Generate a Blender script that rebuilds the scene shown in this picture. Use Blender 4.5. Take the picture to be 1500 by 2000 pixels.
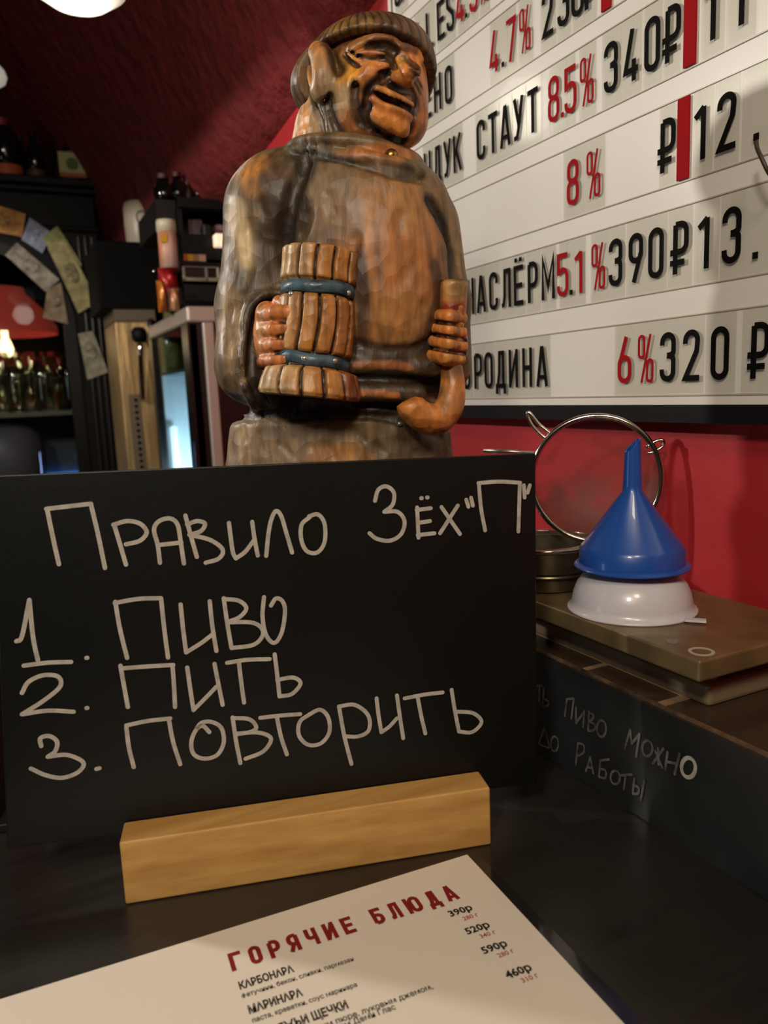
import bpy, bmesh, math, random
import numpy as np
from mathutils import Matrix, Vector
random.seed(5)
RNG = np.random.default_rng(7)
for o in list(bpy.data.objects):
    bpy.data.objects.remove(o)
SC = bpy.context.scene
COL = SC.collection

# ------------------------------------------------------------------ camera geometry (room frame: x right, y along the sign wall, z up)
ZC = 1.35                     # eye height above the floor; all coordinates below are written relative to the eye, ZC is added when linking
FPX, CX, CY = 1500.0, 750.0, 1000.0
PITCH, ROLL, AZ = math.radians(9.0), math.radians(-2.4), math.radians(25.788)
F_ = np.array([0, math.cos(PITCH), -math.sin(PITCH)])
U0 = np.array([0, math.sin(PITCH), math.cos(PITCH)])
R0 = np.array([1.0, 0, 0])
RC = math.cos(ROLL) * R0 + math.sin(ROLL) * U0
UC = -math.sin(ROLL) * R0 + math.cos(ROLL) * U0
ca, sa = math.cos(AZ), math.sin(AZ)
def yaw(v):                   # statue / camera-heading frame -> room frame
    v = np.asarray(v, float)
    return np.stack([v[..., 0] * ca + v[..., 1] * sa, -v[..., 0] * sa + v[..., 1] * ca, v[..., 2]], -1)
def unyaw(v):
    v = np.asarray(v, float)
    return np.stack([v[..., 0] * ca - v[..., 1] * sa, v[..., 0] * sa + v[..., 1] * ca, v[..., 2]], -1)
def ray0(px, py):
    return F_ + RC * (px - CX) / FPX - UC * (py - CY) / FPX
def ray(px, py):
    return yaw(ray0(px, py))
def PX(px, py, x): d = ray(px, py); return d * (x / d[0])
def PY(px, py, y): d = ray(px, py); return d * (y / d[1])
def PZ(px, py, z): d = ray(px, py); return d * (z / d[2])

cam_d = bpy.data.cameras.new('camera')
cam = bpy.data.objects.new('camera', cam_d)
COL.objects.link(cam)
Rw, Uw, Fw = yaw(RC), yaw(UC), yaw(F_)
M = Matrix(((Rw[0], Uw[0], -Fw[0], 0), (Rw[1], Uw[1], -Fw[1], 0), (Rw[2], Uw[2], -Fw[2], ZC), (0, 0, 0, 1)))
cam.matrix_world = M
cam_d.sensor_fit = 'VERTICAL'
cam_d.sensor_height = 36.0
cam_d.lens = 36.0 * FPX / 2000.0
cam_d.clip_start = 0.01
cam_d.dof.use_dof = True
cam_d.dof.focus_distance = 0.47
cam_d.dof.aperture_fstop = 27.0 / 2.6
cam_d.dof.aperture_blades = 0
SC.camera = cam

# ------------------------------------------------------------------ world, lights, exposure
w = bpy.data.worlds.new('world'); SC.world = w
w.use_nodes = True
w.node_tree.nodes['Background'].inputs[0].default_value = (1.0, 0.72, 0.5, 1)
w.node_tree.nodes['Background'].inputs[1].default_value = 0.02
SC.view_settings.view_transform = 'Standard'
SC.view_settings.look = 'None'
SC.view_settings.gamma = 1.0
SC.view_settings.use_curve_mapping = False
SC.view_settings.exposure = 0.0

def lamp(name, kind, loc, energy, color, size=0.05, target=None, **kw):
    l = bpy.data.lights.new(name, kind)
    l.energy = energy; l.color = color
    if kind == 'AREA':
        l.size = size
    else:
        l.shadow_soft_size = size
    for k, v in kw.items():
        setattr(l, k, v)
    o = bpy.data.objects.new(name, l); COL.objects.link(o)
    o.location = (loc[0], loc[1], loc[2] + ZC)
    if target is not None:
        d = Vector((target[0] - loc[0], target[1] - loc[1], target[2] - loc[2]))
        o.rotation_euler = d.to_track_quat('-Z', 'Y').to_euler()
    return o
lamp('pendant_light_back', 'SPOT', (-0.56, 1.03, 0.458), 23, (1.0, 0.93, 0.84), 0.022, (-0.56, 1.03, -1.0), spot_size=math.radians(179.6), spot_blend=0.015)
lamp('front_fill', 'AREA', (-0.5, -0.38, 0.62), 6.5, (1.0, 0.92, 0.80), 0.14, (0.1, 0.4, -0.1))  # added fill from front left, without a fitting
lamp('warm_fill', 'AREA', (-0.07, -0.32, 0.58), 2.6, (1.0, 0.80, 0.55), 0.16, (0.15, 0.5, 0.0))  # warm fill added near the eye to light the statue
lamp('cool_fill', 'AREA', (-0.9, 0.75, -0.15), 0.8, (0.62, 0.78, 1.0), 0.25, (0.2, 0.5, -0.1))  # cool fill added low at left; no screen stands there

# ------------------------------------------------------------------ materials
def lin(c):
    c = np.asarray(c, float) / 255.0
    return np.where(c <= 0.04045, c / 12.92, ((c + 0.036) / 1.055) ** 2.4)
def rgba(c): return tuple(lin(c)) + (1.0,)
MATS = {}
def mat(name, c, rough=0.5, metal=0.0, coat=0.0, spec=0.5, emit=None, es=0.0, trans=0.0, noise=None, bump=None, alpha=1.0, wood=None):
    """plain principled surface with optional colour noise (colour2, scale, stretch) and bump (scale, strength)"""
    if name in MATS: return MATS[name]
    m = bpy.data.materials.new(name); m.use_nodes = True
    nt = m.node_tree; b = nt.nodes['Principled BSDF']
    b.inputs['Base Color'].default_value = rgba(c)
    b.inputs['Roughness'].default_value = rough
    b.inputs['Metallic'].default_value = metal
    b.inputs['Coat Weight'].default_value = coat
    b.inputs['Specular IOR Level'].default_value = spec
    b.inputs['Transmission Weight'].default_value = trans
    b.inputs['Alpha'].default_value = alpha
    if emit is not None:
        b.inputs['Emission Color'].default_value = rgba(emit)
        b.inputs['Emission Strength'].default_value = es
    tc = nt.nodes.new('ShaderNodeTexCoord')
    if noise:
        c2, sc, st = noise[:3]
        mp = nt.nodes.new('ShaderNodeMapping'); mp.inputs['Scale'].default_value = st
        nz = nt.nodes.new('ShaderNodeTexNoise'); nz.inputs['Scale'].default_value = sc; nz.inputs['Detail'].default_value = 6
        rp = nt.nodes.new('ShaderNodeValToRGB')
        rp.color_ramp.elements[0].position = 0.35; rp.color_ramp.elements[1].position = 0.68
        rp.color_ramp.elements[0].color = rgba(c); rp.color_ramp.elements[1].color = rgba(c2)
        nt.links.new(tc.outputs['Object'], mp.inputs['Vector']); nt.links.new(mp.outputs[0], nz.inputs['Vector'])
        nt.links.new(nz.outputs[0], rp.inputs[0]); nt.links.new(rp.outputs[0], b.inputs['Base Color'])
    if bump:
        nb = nt.nodes.new('ShaderNodeTexNoise'); nb.inputs['Scale'].default_value = bump[0]; nb.inputs['Detail'].default_value = 5
        bp = nt.nodes.new('ShaderNodeBump'); bp.inputs['Strength'].default_value = bump[1]; bp.inputs['Distance'].default_value = bump[2] if len(bump) > 2 else 0.01
        if len(bump) > 3:
            mp2 = nt.nodes.new('ShaderNodeMapping'); mp2.inputs['Scale'].default_value = bump[3]
            nt.links.new(tc.outputs['Object'], mp2.inputs['Vector']); nt.links.new(mp2.outputs[0], nb.inputs['Vector'])
        else:
            nt.links.new(tc.outputs['Object'], nb.inputs['Vector'])
        nt.links.new(nb.outputs[0], bp.inputs['Height']); nt.links.new(bp.outputs[0], b.inputs['Normal'])
    MATS[name] = m
    return m
def glass(name, tint, gloss=0.08, rough=0.0, edge=0.5):
    """thin pane: clear with a fresnel-weighted reflection"""
    if name in MATS: return MATS[name]
    m = bpy.data.materials.new(name); m.use_nodes = True
    nt = m.node_tree; nt.nodes.clear()
    out = nt.nodes.new('ShaderNodeOutputMaterial')
    tr = nt.nodes.new('ShaderNodeBsdfTransparent'); tr.inputs[0].default_value = tuple(lin(tint)) + (1,)
    gl = nt.nodes.new('ShaderNodeBsdfGlossy'); gl.inputs['Roughness'].default_value = rough; gl.inputs[0].default_value = (1, 1, 1, 1)
    lw = nt.nodes.new('ShaderNodeLayerWeight'); lw.inputs[0].default_value = 0.25
    ma = nt.nodes.new('ShaderNodeMath'); ma.operation = 'MULTIPLY_ADD'; ma.inputs[1].default_value = edge; ma.inputs[2].default_value = gloss
    mx = nt.nodes.new('ShaderNodeMixShader')
    nt.links.new(lw.outputs['Fresnel'], ma.inputs[0]); nt.links.new(ma.outputs[0], mx.inputs[0])
    nt.links.new(tr.outputs[0], mx.inputs[1]); nt.links.new(gl.outputs[0], mx.inputs[2]); nt.links.new(mx.outputs[0], out.inputs[0])
    MATS[name] = m
    return m
def paint_mat(name, rough, coat, scale, bumps, grain=(60, 60, 6)):
    """hand-painted carved wood: pigment from the 'Col' attribute, broken up by grain"""
    m = bpy.data.materials.new(name); m.use_nodes = True
    nt = m.node_tree; b = nt.nodes['Principled BSDF']
    at = nt.nodes.new('ShaderNodeAttribute'); at.attribute_name = 'Col'
    tc = nt.nodes.new('ShaderNodeTexCoord')
    mp = nt.nodes.new('ShaderNodeMapping'); mp.inputs['Scale'].default_value = grain
    nz = nt.nodes.new('ShaderNodeTexNoise'); nz.inputs['Scale'].default_value = scale; nz.inputs['Detail'].default_value = 8
    rp = nt.nodes.new('ShaderNodeMapRange'); rp.inputs[1].default_value = 0.3; rp.inputs[2].default_value = 0.7; rp.inputs[3].default_value = 0.5; rp.inputs[4].default_value = 1.35
    mx = nt.nodes.new('ShaderNodeMix'); mx.data_type = 'RGBA'; mx.blend_type = 'MULTIPLY'; mx.inputs[0].default_value = 1.0
    nt.links.new(tc.outputs['Object'], mp.inputs[0]); nt.links.new(mp.outputs[0], nz.inputs['Vector'])
    nt.links.new(nz.outputs[0], rp.inputs[0]); nt.links.new(at.outputs['Color'], mx.inputs[6]); nt.links.new(rp.outputs[0], mx.inputs[7])
    nt.links.new(mx.outputs[2], b.inputs['Base Color'])
    b.inputs['Roughness'].default_value = rough; b.inputs['Coat Weight'].default_value = coat; b.inputs['Coat Roughness'].default_value = 0.28
    vo = nt.nodes.new('ShaderNodeTexVoronoi'); vo.inputs['Scale'].default_value = bumps[0]
    n2 = nt.nodes.new('ShaderNodeTexNoise'); n2.inputs['Scale'].default_value = bumps[0] * 4; n2.inputs['Detail'].default_value = 6
    ad = nt.nodes.new('ShaderNodeMath'); ad.operation = 'ADD'
    bp = nt.nodes.new('ShaderNodeBump'); bp.inputs['Strength'].default_value = bumps[1]; bp.inputs['Distance'].default_value = 0.003
    nt.links.new(tc.outputs['Object'], vo.inputs['Vector']); nt.links.new(mp.outputs[0], n2.inputs['Vector']); n2.inputs['Scale'].default_value = 2.0
    nt.links.new(vo.outputs['Distance'], ad.inputs[0]); nt.links.new(n2.outputs[0], ad.inputs[1])
    nt.links.new(ad.outputs[0], bp.inputs['Height']); nt.links.new(bp.outputs[0], b.inputs['Normal'])
    MATS[name] = m
    return m

# ------------------------------------------------------------------ mesh helpers
ORIG = {}
def link(o, parent, world):
    COL.objects.link(o)
    if parent is not None:
        o.parent = parent
        o.location = np.asarray(world) - ORIG[parent.name]
    else:
        o.location = world
    ORIG[o.name] = np.asarray(world, float)
def thing(name, label, cat, loc, group=None):
    o = bpy.data.objects.new(name, None); o.empty_display_size = 0.02
    link(o, None, np.array([loc[0], loc[1], loc[2] + ZC]))
    o['label'] = label; o['category'] = cat
    if group: o['group'] = group
    return o
def tag(o, label, cat, group=None):
    o['label'] = label; o['category'] = cat
    if group: o['group'] = group
    return o
def struct(o):
    o['kind'] = 'structure'; return o
def mk(name, vf, m, parent=None, smooth=False, cols=None, bevel=0, subs=0, autosmooth=None):
    v, f = vf
    v = np.asarray(v, float).reshape(-1, 3) + np.array([0, 0, ZC])
    if parent is None:
        org = np.array([(v[:, 0].min() + v[:, 0].max()) / 2, (v[:, 1].min() + v[:, 1].max()) / 2, v[:, 2].min()])
    else:
        org = ORIG[parent.name]
    me = bpy.data.meshes.new(name)
    me.from_pydata((v - org).tolist(), [], [list(map(int, q)) for q in f])
    me.update()
    me.materials.append(m)
    if cols is not None:
        a = me.color_attributes.new('Col', 'FLOAT_COLOR', 'POINT')
        c4 = np.ones((len(v), 4), np.float32); c4[:, :3] = cols
        a.data.foreach_set('color', c4.ravel())
    if smooth:
        me.polygons.foreach_set('use_smooth', [True] * len(me.polygons))
    o = bpy.data.objects.new(name, me)
    link(o, parent, org)
    if bevel:
        b = o.modifiers.new('bevel', 'BEVEL'); b.width = bevel; b.segments = 3; b.limit_method = 'ANGLE'
    if autosmooth:
        me.polygons.foreach_set('use_smooth', [True] * len(me.polygons))
        me.set_sharp_from_angle(angle=math.radians(autosmooth))
    return o
def join(*vfs):
    V, Fs, n = [], [], 0
    for v, f in vfs:
        v = np.asarray(v, float).reshape(-1, 3)
        V.append(v); Fs += [[i + n for i in q] for q in f]; n += len(v)
    return np.concatenate(V), Fs
def box(x0, x1, y0, y1, z0, z1):
    v = [(x, y, z) for z in (z0, z1) for y in (y0, y1) for x in (x0, x1)]
    return np.array(v, float), [(0, 2, 3, 1), (4, 5, 7, 6), (0, 1, 5, 4), (2, 6, 7, 3), (0, 4, 6, 2), (1, 3, 7, 5)]
def obox(o, ex, ey, ez, x0, x1, y0, y1, z0, z1):
    v, f = box(x0, x1, y0, y1, z0, z1)
    return np.asarray(o) + v[:, :1] * np.asarray(ex) + v[:, 1:2] * np.asarray(ey) + v[:, 2:] * np.asarray(ez), f
def basis(n):
    n = np.asarray(n, float); n = n / np.linalg.norm(n)
    a = np.array([0, 0, 1.0]) if abs(n[2]) < 0.9 else np.array([1.0, 0, 0])
    e1 = np.cross(a, n); e1 /= np.linalg.norm(e1)
    return e1, np.cross(n, e1), n
def lathe(c, prof, axis=(0, 0, 1), n=40, caps=True):
    e1, e2, e3 = basis(axis)
    c = np.asarray(c, float); V, Fs = [], []
    th = np.linspace(0, 2 * math.pi, n, endpoint=False)
    for r, h in prof:
        V.append(c + e3 * h + (np.cos(th)[:, None] * e1 + np.sin(th)[:, None] * e2) * r)
    V = np.concatenate(V)
    for i in range(len(prof) - 1):
        for j in range(n):
            k = (j + 1) % n
            Fs.append((i * n + j, i * n + k, (i + 1) * n + k, (i + 1) * n + j))
    if caps:
        Fs.append(tuple(range(n - 1, -1, -1)))
        Fs.append(tuple(range((len(prof) - 1) * n, len(prof) * n)))
    return V, Fs
def tube(pts, r, n=10, closed=False):
    pts = np.asarray(pts, float); N = len(pts)
    rs = np.full(N, r) if np.isscalar(r) else np.asarray(r)
    V, Fs = [], []
    prev = None
    th = np.linspace(0, 2 * math.pi, n, endpoint=False)
    for i in range(N):
        a = pts[(i - 1) % N] if (closed or i > 0) else pts[i]
        b = pts[(i + 1) % N] if (closed or i < N - 1) else pts[i]
        t = b - a; t = t / (np.linalg.norm(t) + 1e-12)
        if prev is None:
            e1, e2, _ = basis(t)
        else:
            e1 = prev - t * (prev @ t); e1 /= np.linalg.norm(e1); e2 = np.cross(t, e1)
        prev = e1
        V.append(pts[i] + (np.cos(th)[:, None] * e1 + np.sin(th)[:, None] * e2) * rs[i])
    V = np.concatenate(V)
    for i in range(N if closed else N - 1):
        i2 = (i + 1) % N
        for j in range(n):
            k = (j + 1) % n
            Fs.append((i * n + j, i * n + k, i2 * n + k, i2 * n + j))
    if not closed:
        Fs.append(tuple(range(n - 1, -1, -1))); Fs.append(tuple(range((N - 1) * n, N * n)))
    return V, Fs
def arc(cx, cy, rx, ry, a0, a1, n=10):
    t = np.radians(np.linspace(a0, a1, n))
    return [(cx + rx * math.cos(q), cy + ry * math.sin(q)) for q in t]
def catmull(p, k=6):
    p = np.asarray(p, float)
    if len(p) < 3: return p
    q = np.vstack([2 * p[0] - p[1], p, 2 * p[-1] - p[-2]])
    out = []
    for i in range(1, len(q) - 2):
        for t in np.linspace(0, 1, k, endpoint=False):
            out.append(0.5 * ((2 * q[i]) + (-q[i - 1] + q[i + 1]) * t + (2 * q[i - 1] - 5 * q[i] + 4 * q[i + 1] - q[i + 2]) * t * t + (-q[i - 1] + 3 * q[i] - 3 * q[i + 1] + q[i + 2]) * t ** 3))
    out.append(q[-2])
    return np.array(out)
def ribbon(p, t, closed=False, rnd=False):
    """flat 2-D stroke of thickness t along polyline p -> 2-D verts, faces"""
    p = np.asarray(p, float)
    keep = [0] + [i for i in range(1, len(p)) if np.linalg.norm(p[i] - p[i - 1]) > 1e-6]
    p = p[keep]
    if closed and np.linalg.norm(p[0] - p[-1]) < 1e-6: p = p[:-1]
    N = len(p); L, Rr = [], []
    for i in range(N):
        a = p[(i - 1) % N] if (closed or i > 0) else None
        b = p[(i + 1) % N] if (closed or i < N - 1) else None
        d1 = (p[i] - a) / np.linalg.norm(p[i] - a) if a is not None else None
        d2 = (b - p[i]) / np.linalg.norm(b - p[i]) if b is not None else None
        if d1 is None: d1 = d2
        if d2 is None: d2 = d1
        n1 = np.array([-d1[1], d1[0]]); n2 = np.array([-d2[1], d2[0]])
        m = n1 + n2; ml = np.linalg.norm(m)
        m = n1 if ml < 1e-6 else m / ml
        s = 1 / max(0.35, m @ n1)
        L.append(p[i] + m * t / 2 * s); Rr.append(p[i] - m * t / 2 * s)
    V = np.array(L + Rr); Fs = []
    for i in range(N if closed else N - 1):
        j = (i + 1) % N
        Fs.append((N + i, N + j, j, i))
    if rnd and not closed:
        for c in (p[0], p[-1]):
            k = len(V)
            V = np.vstack([V, [c + (t / 2) * np.array([math.cos(q), math.sin(q)]) for q in np.linspace(0, 2 * math.pi, 14, endpoint=False)]])
            Fs.append(tuple(range(k, k + 14)))
    return V, Fs
def join2(l):
    V, Fs, n = [], [], 0
    for v, f in l:
        V.append(v); Fs += [[i + n for i in q] for q in f]; n += len(v)
    return np.concatenate(V), Fs

# ------------------------------------------------------------------ stroke lettering (condensed grotesque)
def glyph(ch, t=0.125, w=0.42):
    """list of (polyline, closed, thickness) in a box of height 1; returns width too"""
    a, b, B, T = t / 2, w - t / 2, t / 2, 1 - t / 2
    m = w / 2; r = (b - a) / 2; S = []
    def s(*p, c=False, tt=t): S.append((list(p), c, tt))
    def bowl(y0, y1, x0=a, x1=b, fl=0.45):
        rr = min((y1 - y0) / 2, (x1 - x0) * (1 - fl) + 0.001)
        return [(x0, y1)] + arc(x1 - rr, y1 - rr, rr, rr, 90, 0, 7) + arc(x1 - rr, y0 + rr, rr, rr, 0, -90, 7) + [(x0, y0)]
    if ch in 'ОO0':
        s(*(arc(m, T - r, r, r, 0, 180, 13) + arc(m, B + r, r, r, 180, 360, 13)), c=True)
    elif ch in 'СC':
        s(*([(b, T - r - 0.1)] + arc(m, T - r, r, r, 0, 180, 13) + arc(m, B + r, r, r, 180, 360, 13) + [(b, B + r + 0.1)]))
    elif ch in 'ЕE':
        s((w, T), (a, T), (a, B), (w, B)); s((a, 0.5), (w * 0.9, 0.5))
    elif ch == 'Ё':
        s((w, T), (a, T), (a, B), (w, B)); s((a, 0.5), (w * 0.9, 0.5))
        for x in (m - 0.1, m + 0.1): s((x, 1.08), (x, 1.08 + t * 0.9))
    elif ch in 'НH':
        s((a, 0), (a, 1)); s((b, 0), (b, 1)); s((a, 0.5), (b, 0.5))
    elif ch == 'И':
        s((a, 0), (a, 1)); s((b, 0), (b, 1)); s((a, 0.06), (b, 0.94), tt=t * 0.95)
    elif ch in 'АA':
        w = w * 1.1; m = w / 2
        s((t * 0.45, 0), (m - 0.01, 1)); s((w - t * 0.45, 0), (m + 0.01, 1)); s((w * 0.2, 0.24), (w * 0.8, 0.24), tt=t * 0.85)
    elif ch == 'Л':
        s((0, B), (a * 1.3, B + 0.02), (w * 0.32, 0.3), (w * 0.36, T), (b, T), (b, 0))
    elif ch == 'Д':
        w = w * 1.15; b = w - t
        s((w * 0.2, B), (w * 0.36, 0.4), (w * 0.4, T), (b, T), (b, B)); s((t / 2, -0.16), (t / 2, B), (w - t / 2, B), (w - t / 2, -0.16))
    elif ch in 'РP':
        s((a, 0), (a, T)); s(*bowl(0.42, T))
    elif ch == '₽':
        w = w * 1.1; b = w - t / 2; a2 = a + 0.07
        s((a2, 0), (a2, T)); s(*bowl(0.42, T, a2, b)); s((0, 0.42), (a2, 0.42)); s((0, 0.22), (w * 0.8, 0.22), tt=t * 0.95)
    elif ch in 'ТT':
        s((0, T), (w, T)); s((m, 0), (m, T))
    elif ch == 'У':
        s((t * 0.4, 1), (m + 0.02, 0.33)); s((w - t * 0.4, 1), (m, 0.25), (m - 0.06, B + 0.02), (0.02, B))
    elif ch == 'К':
        s((a, 0), (a, 1)); s((b + 0.02, 1), (a + 0.04, 0.45)); s((w * 0.45, 0.56), (b + 0.03, 0))
    elif ch == 'М':
        w = w * 1.25; b = w - t / 2; m = w / 2
        s((a, 0), (a, 0.97), (m, 0.3), (b, 0.97), (b, 0))
    elif ch == 'S':
        s(*([(b, T - r - 0.06)] + arc(m, T - r, r, r, 0, 180, 11) + [(a + 0.01, 0.66), (b - 0.02, 0.40)] + arc(m, B + r, r, r, 0, -180, 11) + [(a, B + r + 0.06)]))
    elif ch == 'L': s((a, 1), (a, B), (w * 0.95, B))
    elif ch == 'Г': s((a, 0), (a, T), (w, T))
    elif ch == 'П': s((a, 0), (a, T), (b, T), (b, 0))
    elif ch == 'Б': s((w * 0.95, T), (a, T), (a, B)); s(*bowl(B, 0.56))
    elif ch == 'Ь': s((a, 1), (a, B)); s(*bowl(B, 0.52))
    elif ch == 'З' or ch == '3':
        s(*([(a, T - r - 0.05)] + arc(m, T - r, r, r, 180, 0, 11) + arc(m, 0.53 + r * 0.55, r, r * 0.55, 0, -60, 4) + [(m - 0.02, 0.53)])); s(*([(m - 0.02, 0.53)] + arc(m, 0.53 - r * 0.55, r, r * 0.55, 60, 0, 4) + arc(m, B + r, r, r, 0, -180, 11) + [(a, B + r + 0.05)]))
    elif ch == 'Я': s((b, 0), (b, T)); s(*[(w - x, y) for x, y in bowl(0.42, T)]); s((m, 0.42), (a * 0.8, 0))
    elif ch == 'Ч': s((b, 0), (b, 1)); s(*([(a, 1), (a, 0.62)] + arc(a + 0.14, 0.58, 0.14, 0.14, 180, 270, 6) + [(b, 0.44)]))
    elif ch == 'Ю':
        w = w * 1.4; b = w - t / 2; x0 = w * 0.38
        rr = (b - x0) / 2; c = (x0 + b) / 2
        s((a, 0), (a, 1)); s((a, 0.5), (x0, 0.5)); s(*(arc(c, T - rr, rr, rr, 0, 180, 11) + arc(c, B + rr, rr, rr, 180, 360, 11)), c=True)
    elif ch == '1': s((m + 0.02, 0), (m + 0.02, 0.93)); s((m + 0.03, 0.92), (a - 0.02, 0.76))
    elif ch == '2': s(*([(a, T - r - 0.06)] + arc(m, T - r, r, r, 180, 0, 12) + [(b - 0.02, 0.58), (a + 0.01, B), (w, B)]))
    elif ch == '4': s((m + 0.04, 1), (a, 0.22), (w, 0.22)); s((b - 0.06, 0), (b - 0.06, 0.42))
    elif ch == '5': s((b + 0.02, T), (a, T), (a, 0.5)); s(*([(a, 0.54)] + arc(m, 0.62 - r, r, r, 140, 0, 9) + arc(m, B + r, r, r, 0, -180, 10) + [(a, B + r + 0.05)]))
    elif ch == '6': s(*(arc(m, 0.56 - r, r, r, 0, 180, 11) + arc(m, B + r, r, r, 180, 360, 11)), c=True); s((a + 0.01, 0.42), (m + 0.05, 1))
    elif ch == '9': s(*(arc(m, T - r, r, r, 0, 180, 11) + arc(m, 0.44 + r, r, r, 180, 360, 11)), c=True); s((b - 0.01, 0.58), (m - 0.05, 0))
    elif ch == '7': s((0, T), (b, T), (m - 0.06, 0))
    elif ch == '8':
        r2 = r * 0.94
        s(*(arc(m, T - r2, r2, r2, 0, 180, 10) + arc(m, 0.53 + r2, r2, r2, 180, 360, 10)), c=True); s(*(arc(m, 0.53 - r, r, r, 0, 180, 10) + arc(m, B + r, r, r, 180, 360, 10)), c=True)
    elif ch == '%':
        tt = t * 0.62; rr = 0.075
        for cx, y0, y1 in ((0.11, 0.53, 0.97), (0.35, 0.03, 0.47)):
            s(*(arc(cx, y1 - rr, rr, rr, 0, 180, 9) + arc(cx, y0 + rr, rr, rr, 180, 360, 9)), c=True, tt=tt)
        s((0.12, 0), (0.36, 1), tt=tt); w = 0.46
    elif ch == '.': s((0.0, t / 2), (t, t / 2)); w = t
    return S, w
def glyph2(ch, t=0.125, w=0.42):
    S, gw = glyph(ch, t, w)
    L = [ribbon(p, tt, c) for p, c, tt in S]
    v, f = join2(L)
    lay = np.concatenate([np.full(len(a[0]), i * 4e-5) for i, a in enumerate(L)])   # overlapping strokes must not share a plane
    return v, f, gw, lay

# ================================================================== ROOM
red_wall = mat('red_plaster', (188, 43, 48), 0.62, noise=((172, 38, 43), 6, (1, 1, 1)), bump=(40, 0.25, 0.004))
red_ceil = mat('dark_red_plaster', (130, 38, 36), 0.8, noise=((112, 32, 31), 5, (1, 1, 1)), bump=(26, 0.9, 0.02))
WX, BX = 0.420, 0.405
SB = BX / 0.515
YB, YF, XL = 2.9, -2.4, -2.3
def edge_z(y): return 0.545 - 0.097 * y
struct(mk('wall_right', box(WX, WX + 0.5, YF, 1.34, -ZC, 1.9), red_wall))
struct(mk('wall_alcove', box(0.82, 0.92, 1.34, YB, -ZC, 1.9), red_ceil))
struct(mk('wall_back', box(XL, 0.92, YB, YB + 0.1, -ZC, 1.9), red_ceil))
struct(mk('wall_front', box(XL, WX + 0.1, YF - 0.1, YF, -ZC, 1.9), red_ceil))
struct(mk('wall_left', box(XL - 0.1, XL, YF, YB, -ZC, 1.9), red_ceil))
struct(mk('floor', box(XL - 0.1, 0.95, YF - 0.1, YB + 0.1, -ZC - 0.1, -ZC), mat('dark_floor', (40, 30, 26), 0.5, noise=((52, 40, 34), 8, (1, 1, 1)))))
NX, NY = 130, 40
xs = np.linspace(0.9, XL, NX); ys = np.linspace(YF, YB, NY)
V = [(x, y, edge_z(y) + (1.0 * (1 - math.exp(-(WX - x) / 0.36)) if x < WX else 0.0)) for y in ys for x in xs]
Fs = [(j * NX + i, j * NX + i + 1, (j + 1) * NX + i + 1, (j + 1) * NX + i) for j in range(NY - 1) for i in range(NX - 1)]
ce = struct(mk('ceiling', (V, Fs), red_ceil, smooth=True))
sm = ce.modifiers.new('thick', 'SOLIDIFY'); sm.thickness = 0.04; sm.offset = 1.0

# ------------------------------------------------------------------ bar counter and raised ledge
lam = mat('black_laminate', (36, 32, 29), 0.32, spec=0.6, noise=((45, 41, 37), 9, (1, 1, 1)), bump=(90, 0.08, 0.002))
def scratched():
    m = lam; nt = m.node_tree; b = nt.nodes['Principled BSDF']
    tc = nt.nodes.new('ShaderNodeTexCoord'); mp = nt.nodes.new('ShaderNodeMapping')
    mp.inputs['Rotation'].default_value = (0, 0, 0.6); mp.inputs['Scale'].default_value = (2.2, 22, 1)
    nz = nt.nodes.new('ShaderNodeTexNoise'); nz.inputs['Scale'].default_value = 3; nz.inputs['Detail'].default_value = 10; nz.inputs['Roughness'].default_value = 0.7
    rp = nt.nodes.new('ShaderNodeMapRange'); rp.inputs[1].default_value = 0.35; rp.inputs[2].default_value = 0.7; rp.inputs[3].default_value = 0.2; rp.inputs[4].default_value = 0.42
    nt.links.new(tc.outputs['Object'], mp.inputs[0]); nt.links.new(mp.outputs[0], nz.inputs['Vector']); nt.links.new(nz.outputs[0], rp.inputs[0]); nt.links.new(rp.outputs[0], b.inputs['Roughness'])
scratched()
CZ = -0.25
LX, LZ = 0.3045, -0.176
ct = thing('bar_counter', 'black scratched bar counter under the menu and the chalkboard', 'counter', (-0.15, 0.45, -ZC))
mk('worktop', box(-0.62, LX - 0.0008, 0.03, 1.0, CZ - 0.04, CZ), lam, ct, bevel=0.0005)
mk('base', box(-0.6, LX - 0.003, 0.08, 0.98, -ZC, CZ - 0.04), mat('dark_wood_panel', (38, 26, 20), 0.5), ct)
lg = thing('bar_ledge', 'raised black bar ledge with chalk words on its face', 'ledge', (0.42, 0.3, -ZC))
led_m = mat('ledge_face', (30, 32, 32), 0.42, noise=((52, 54, 54), 14, (1, 1, 1)), bump=(60, 0.1, 0.002))
mk('riser', box(LX, WX - 0.001, -0.3, 1.05, -ZC, LZ - 0.003), led_m, lg)
mk('ledge_top', box(LX, WX - 0.001, -0.3, 1.05, LZ - 0.003, LZ), mat('brown_laminate', (70, 54, 42), 0.45, noise=((58, 44, 34), 12, (1, 3, 1))), lg)
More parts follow.
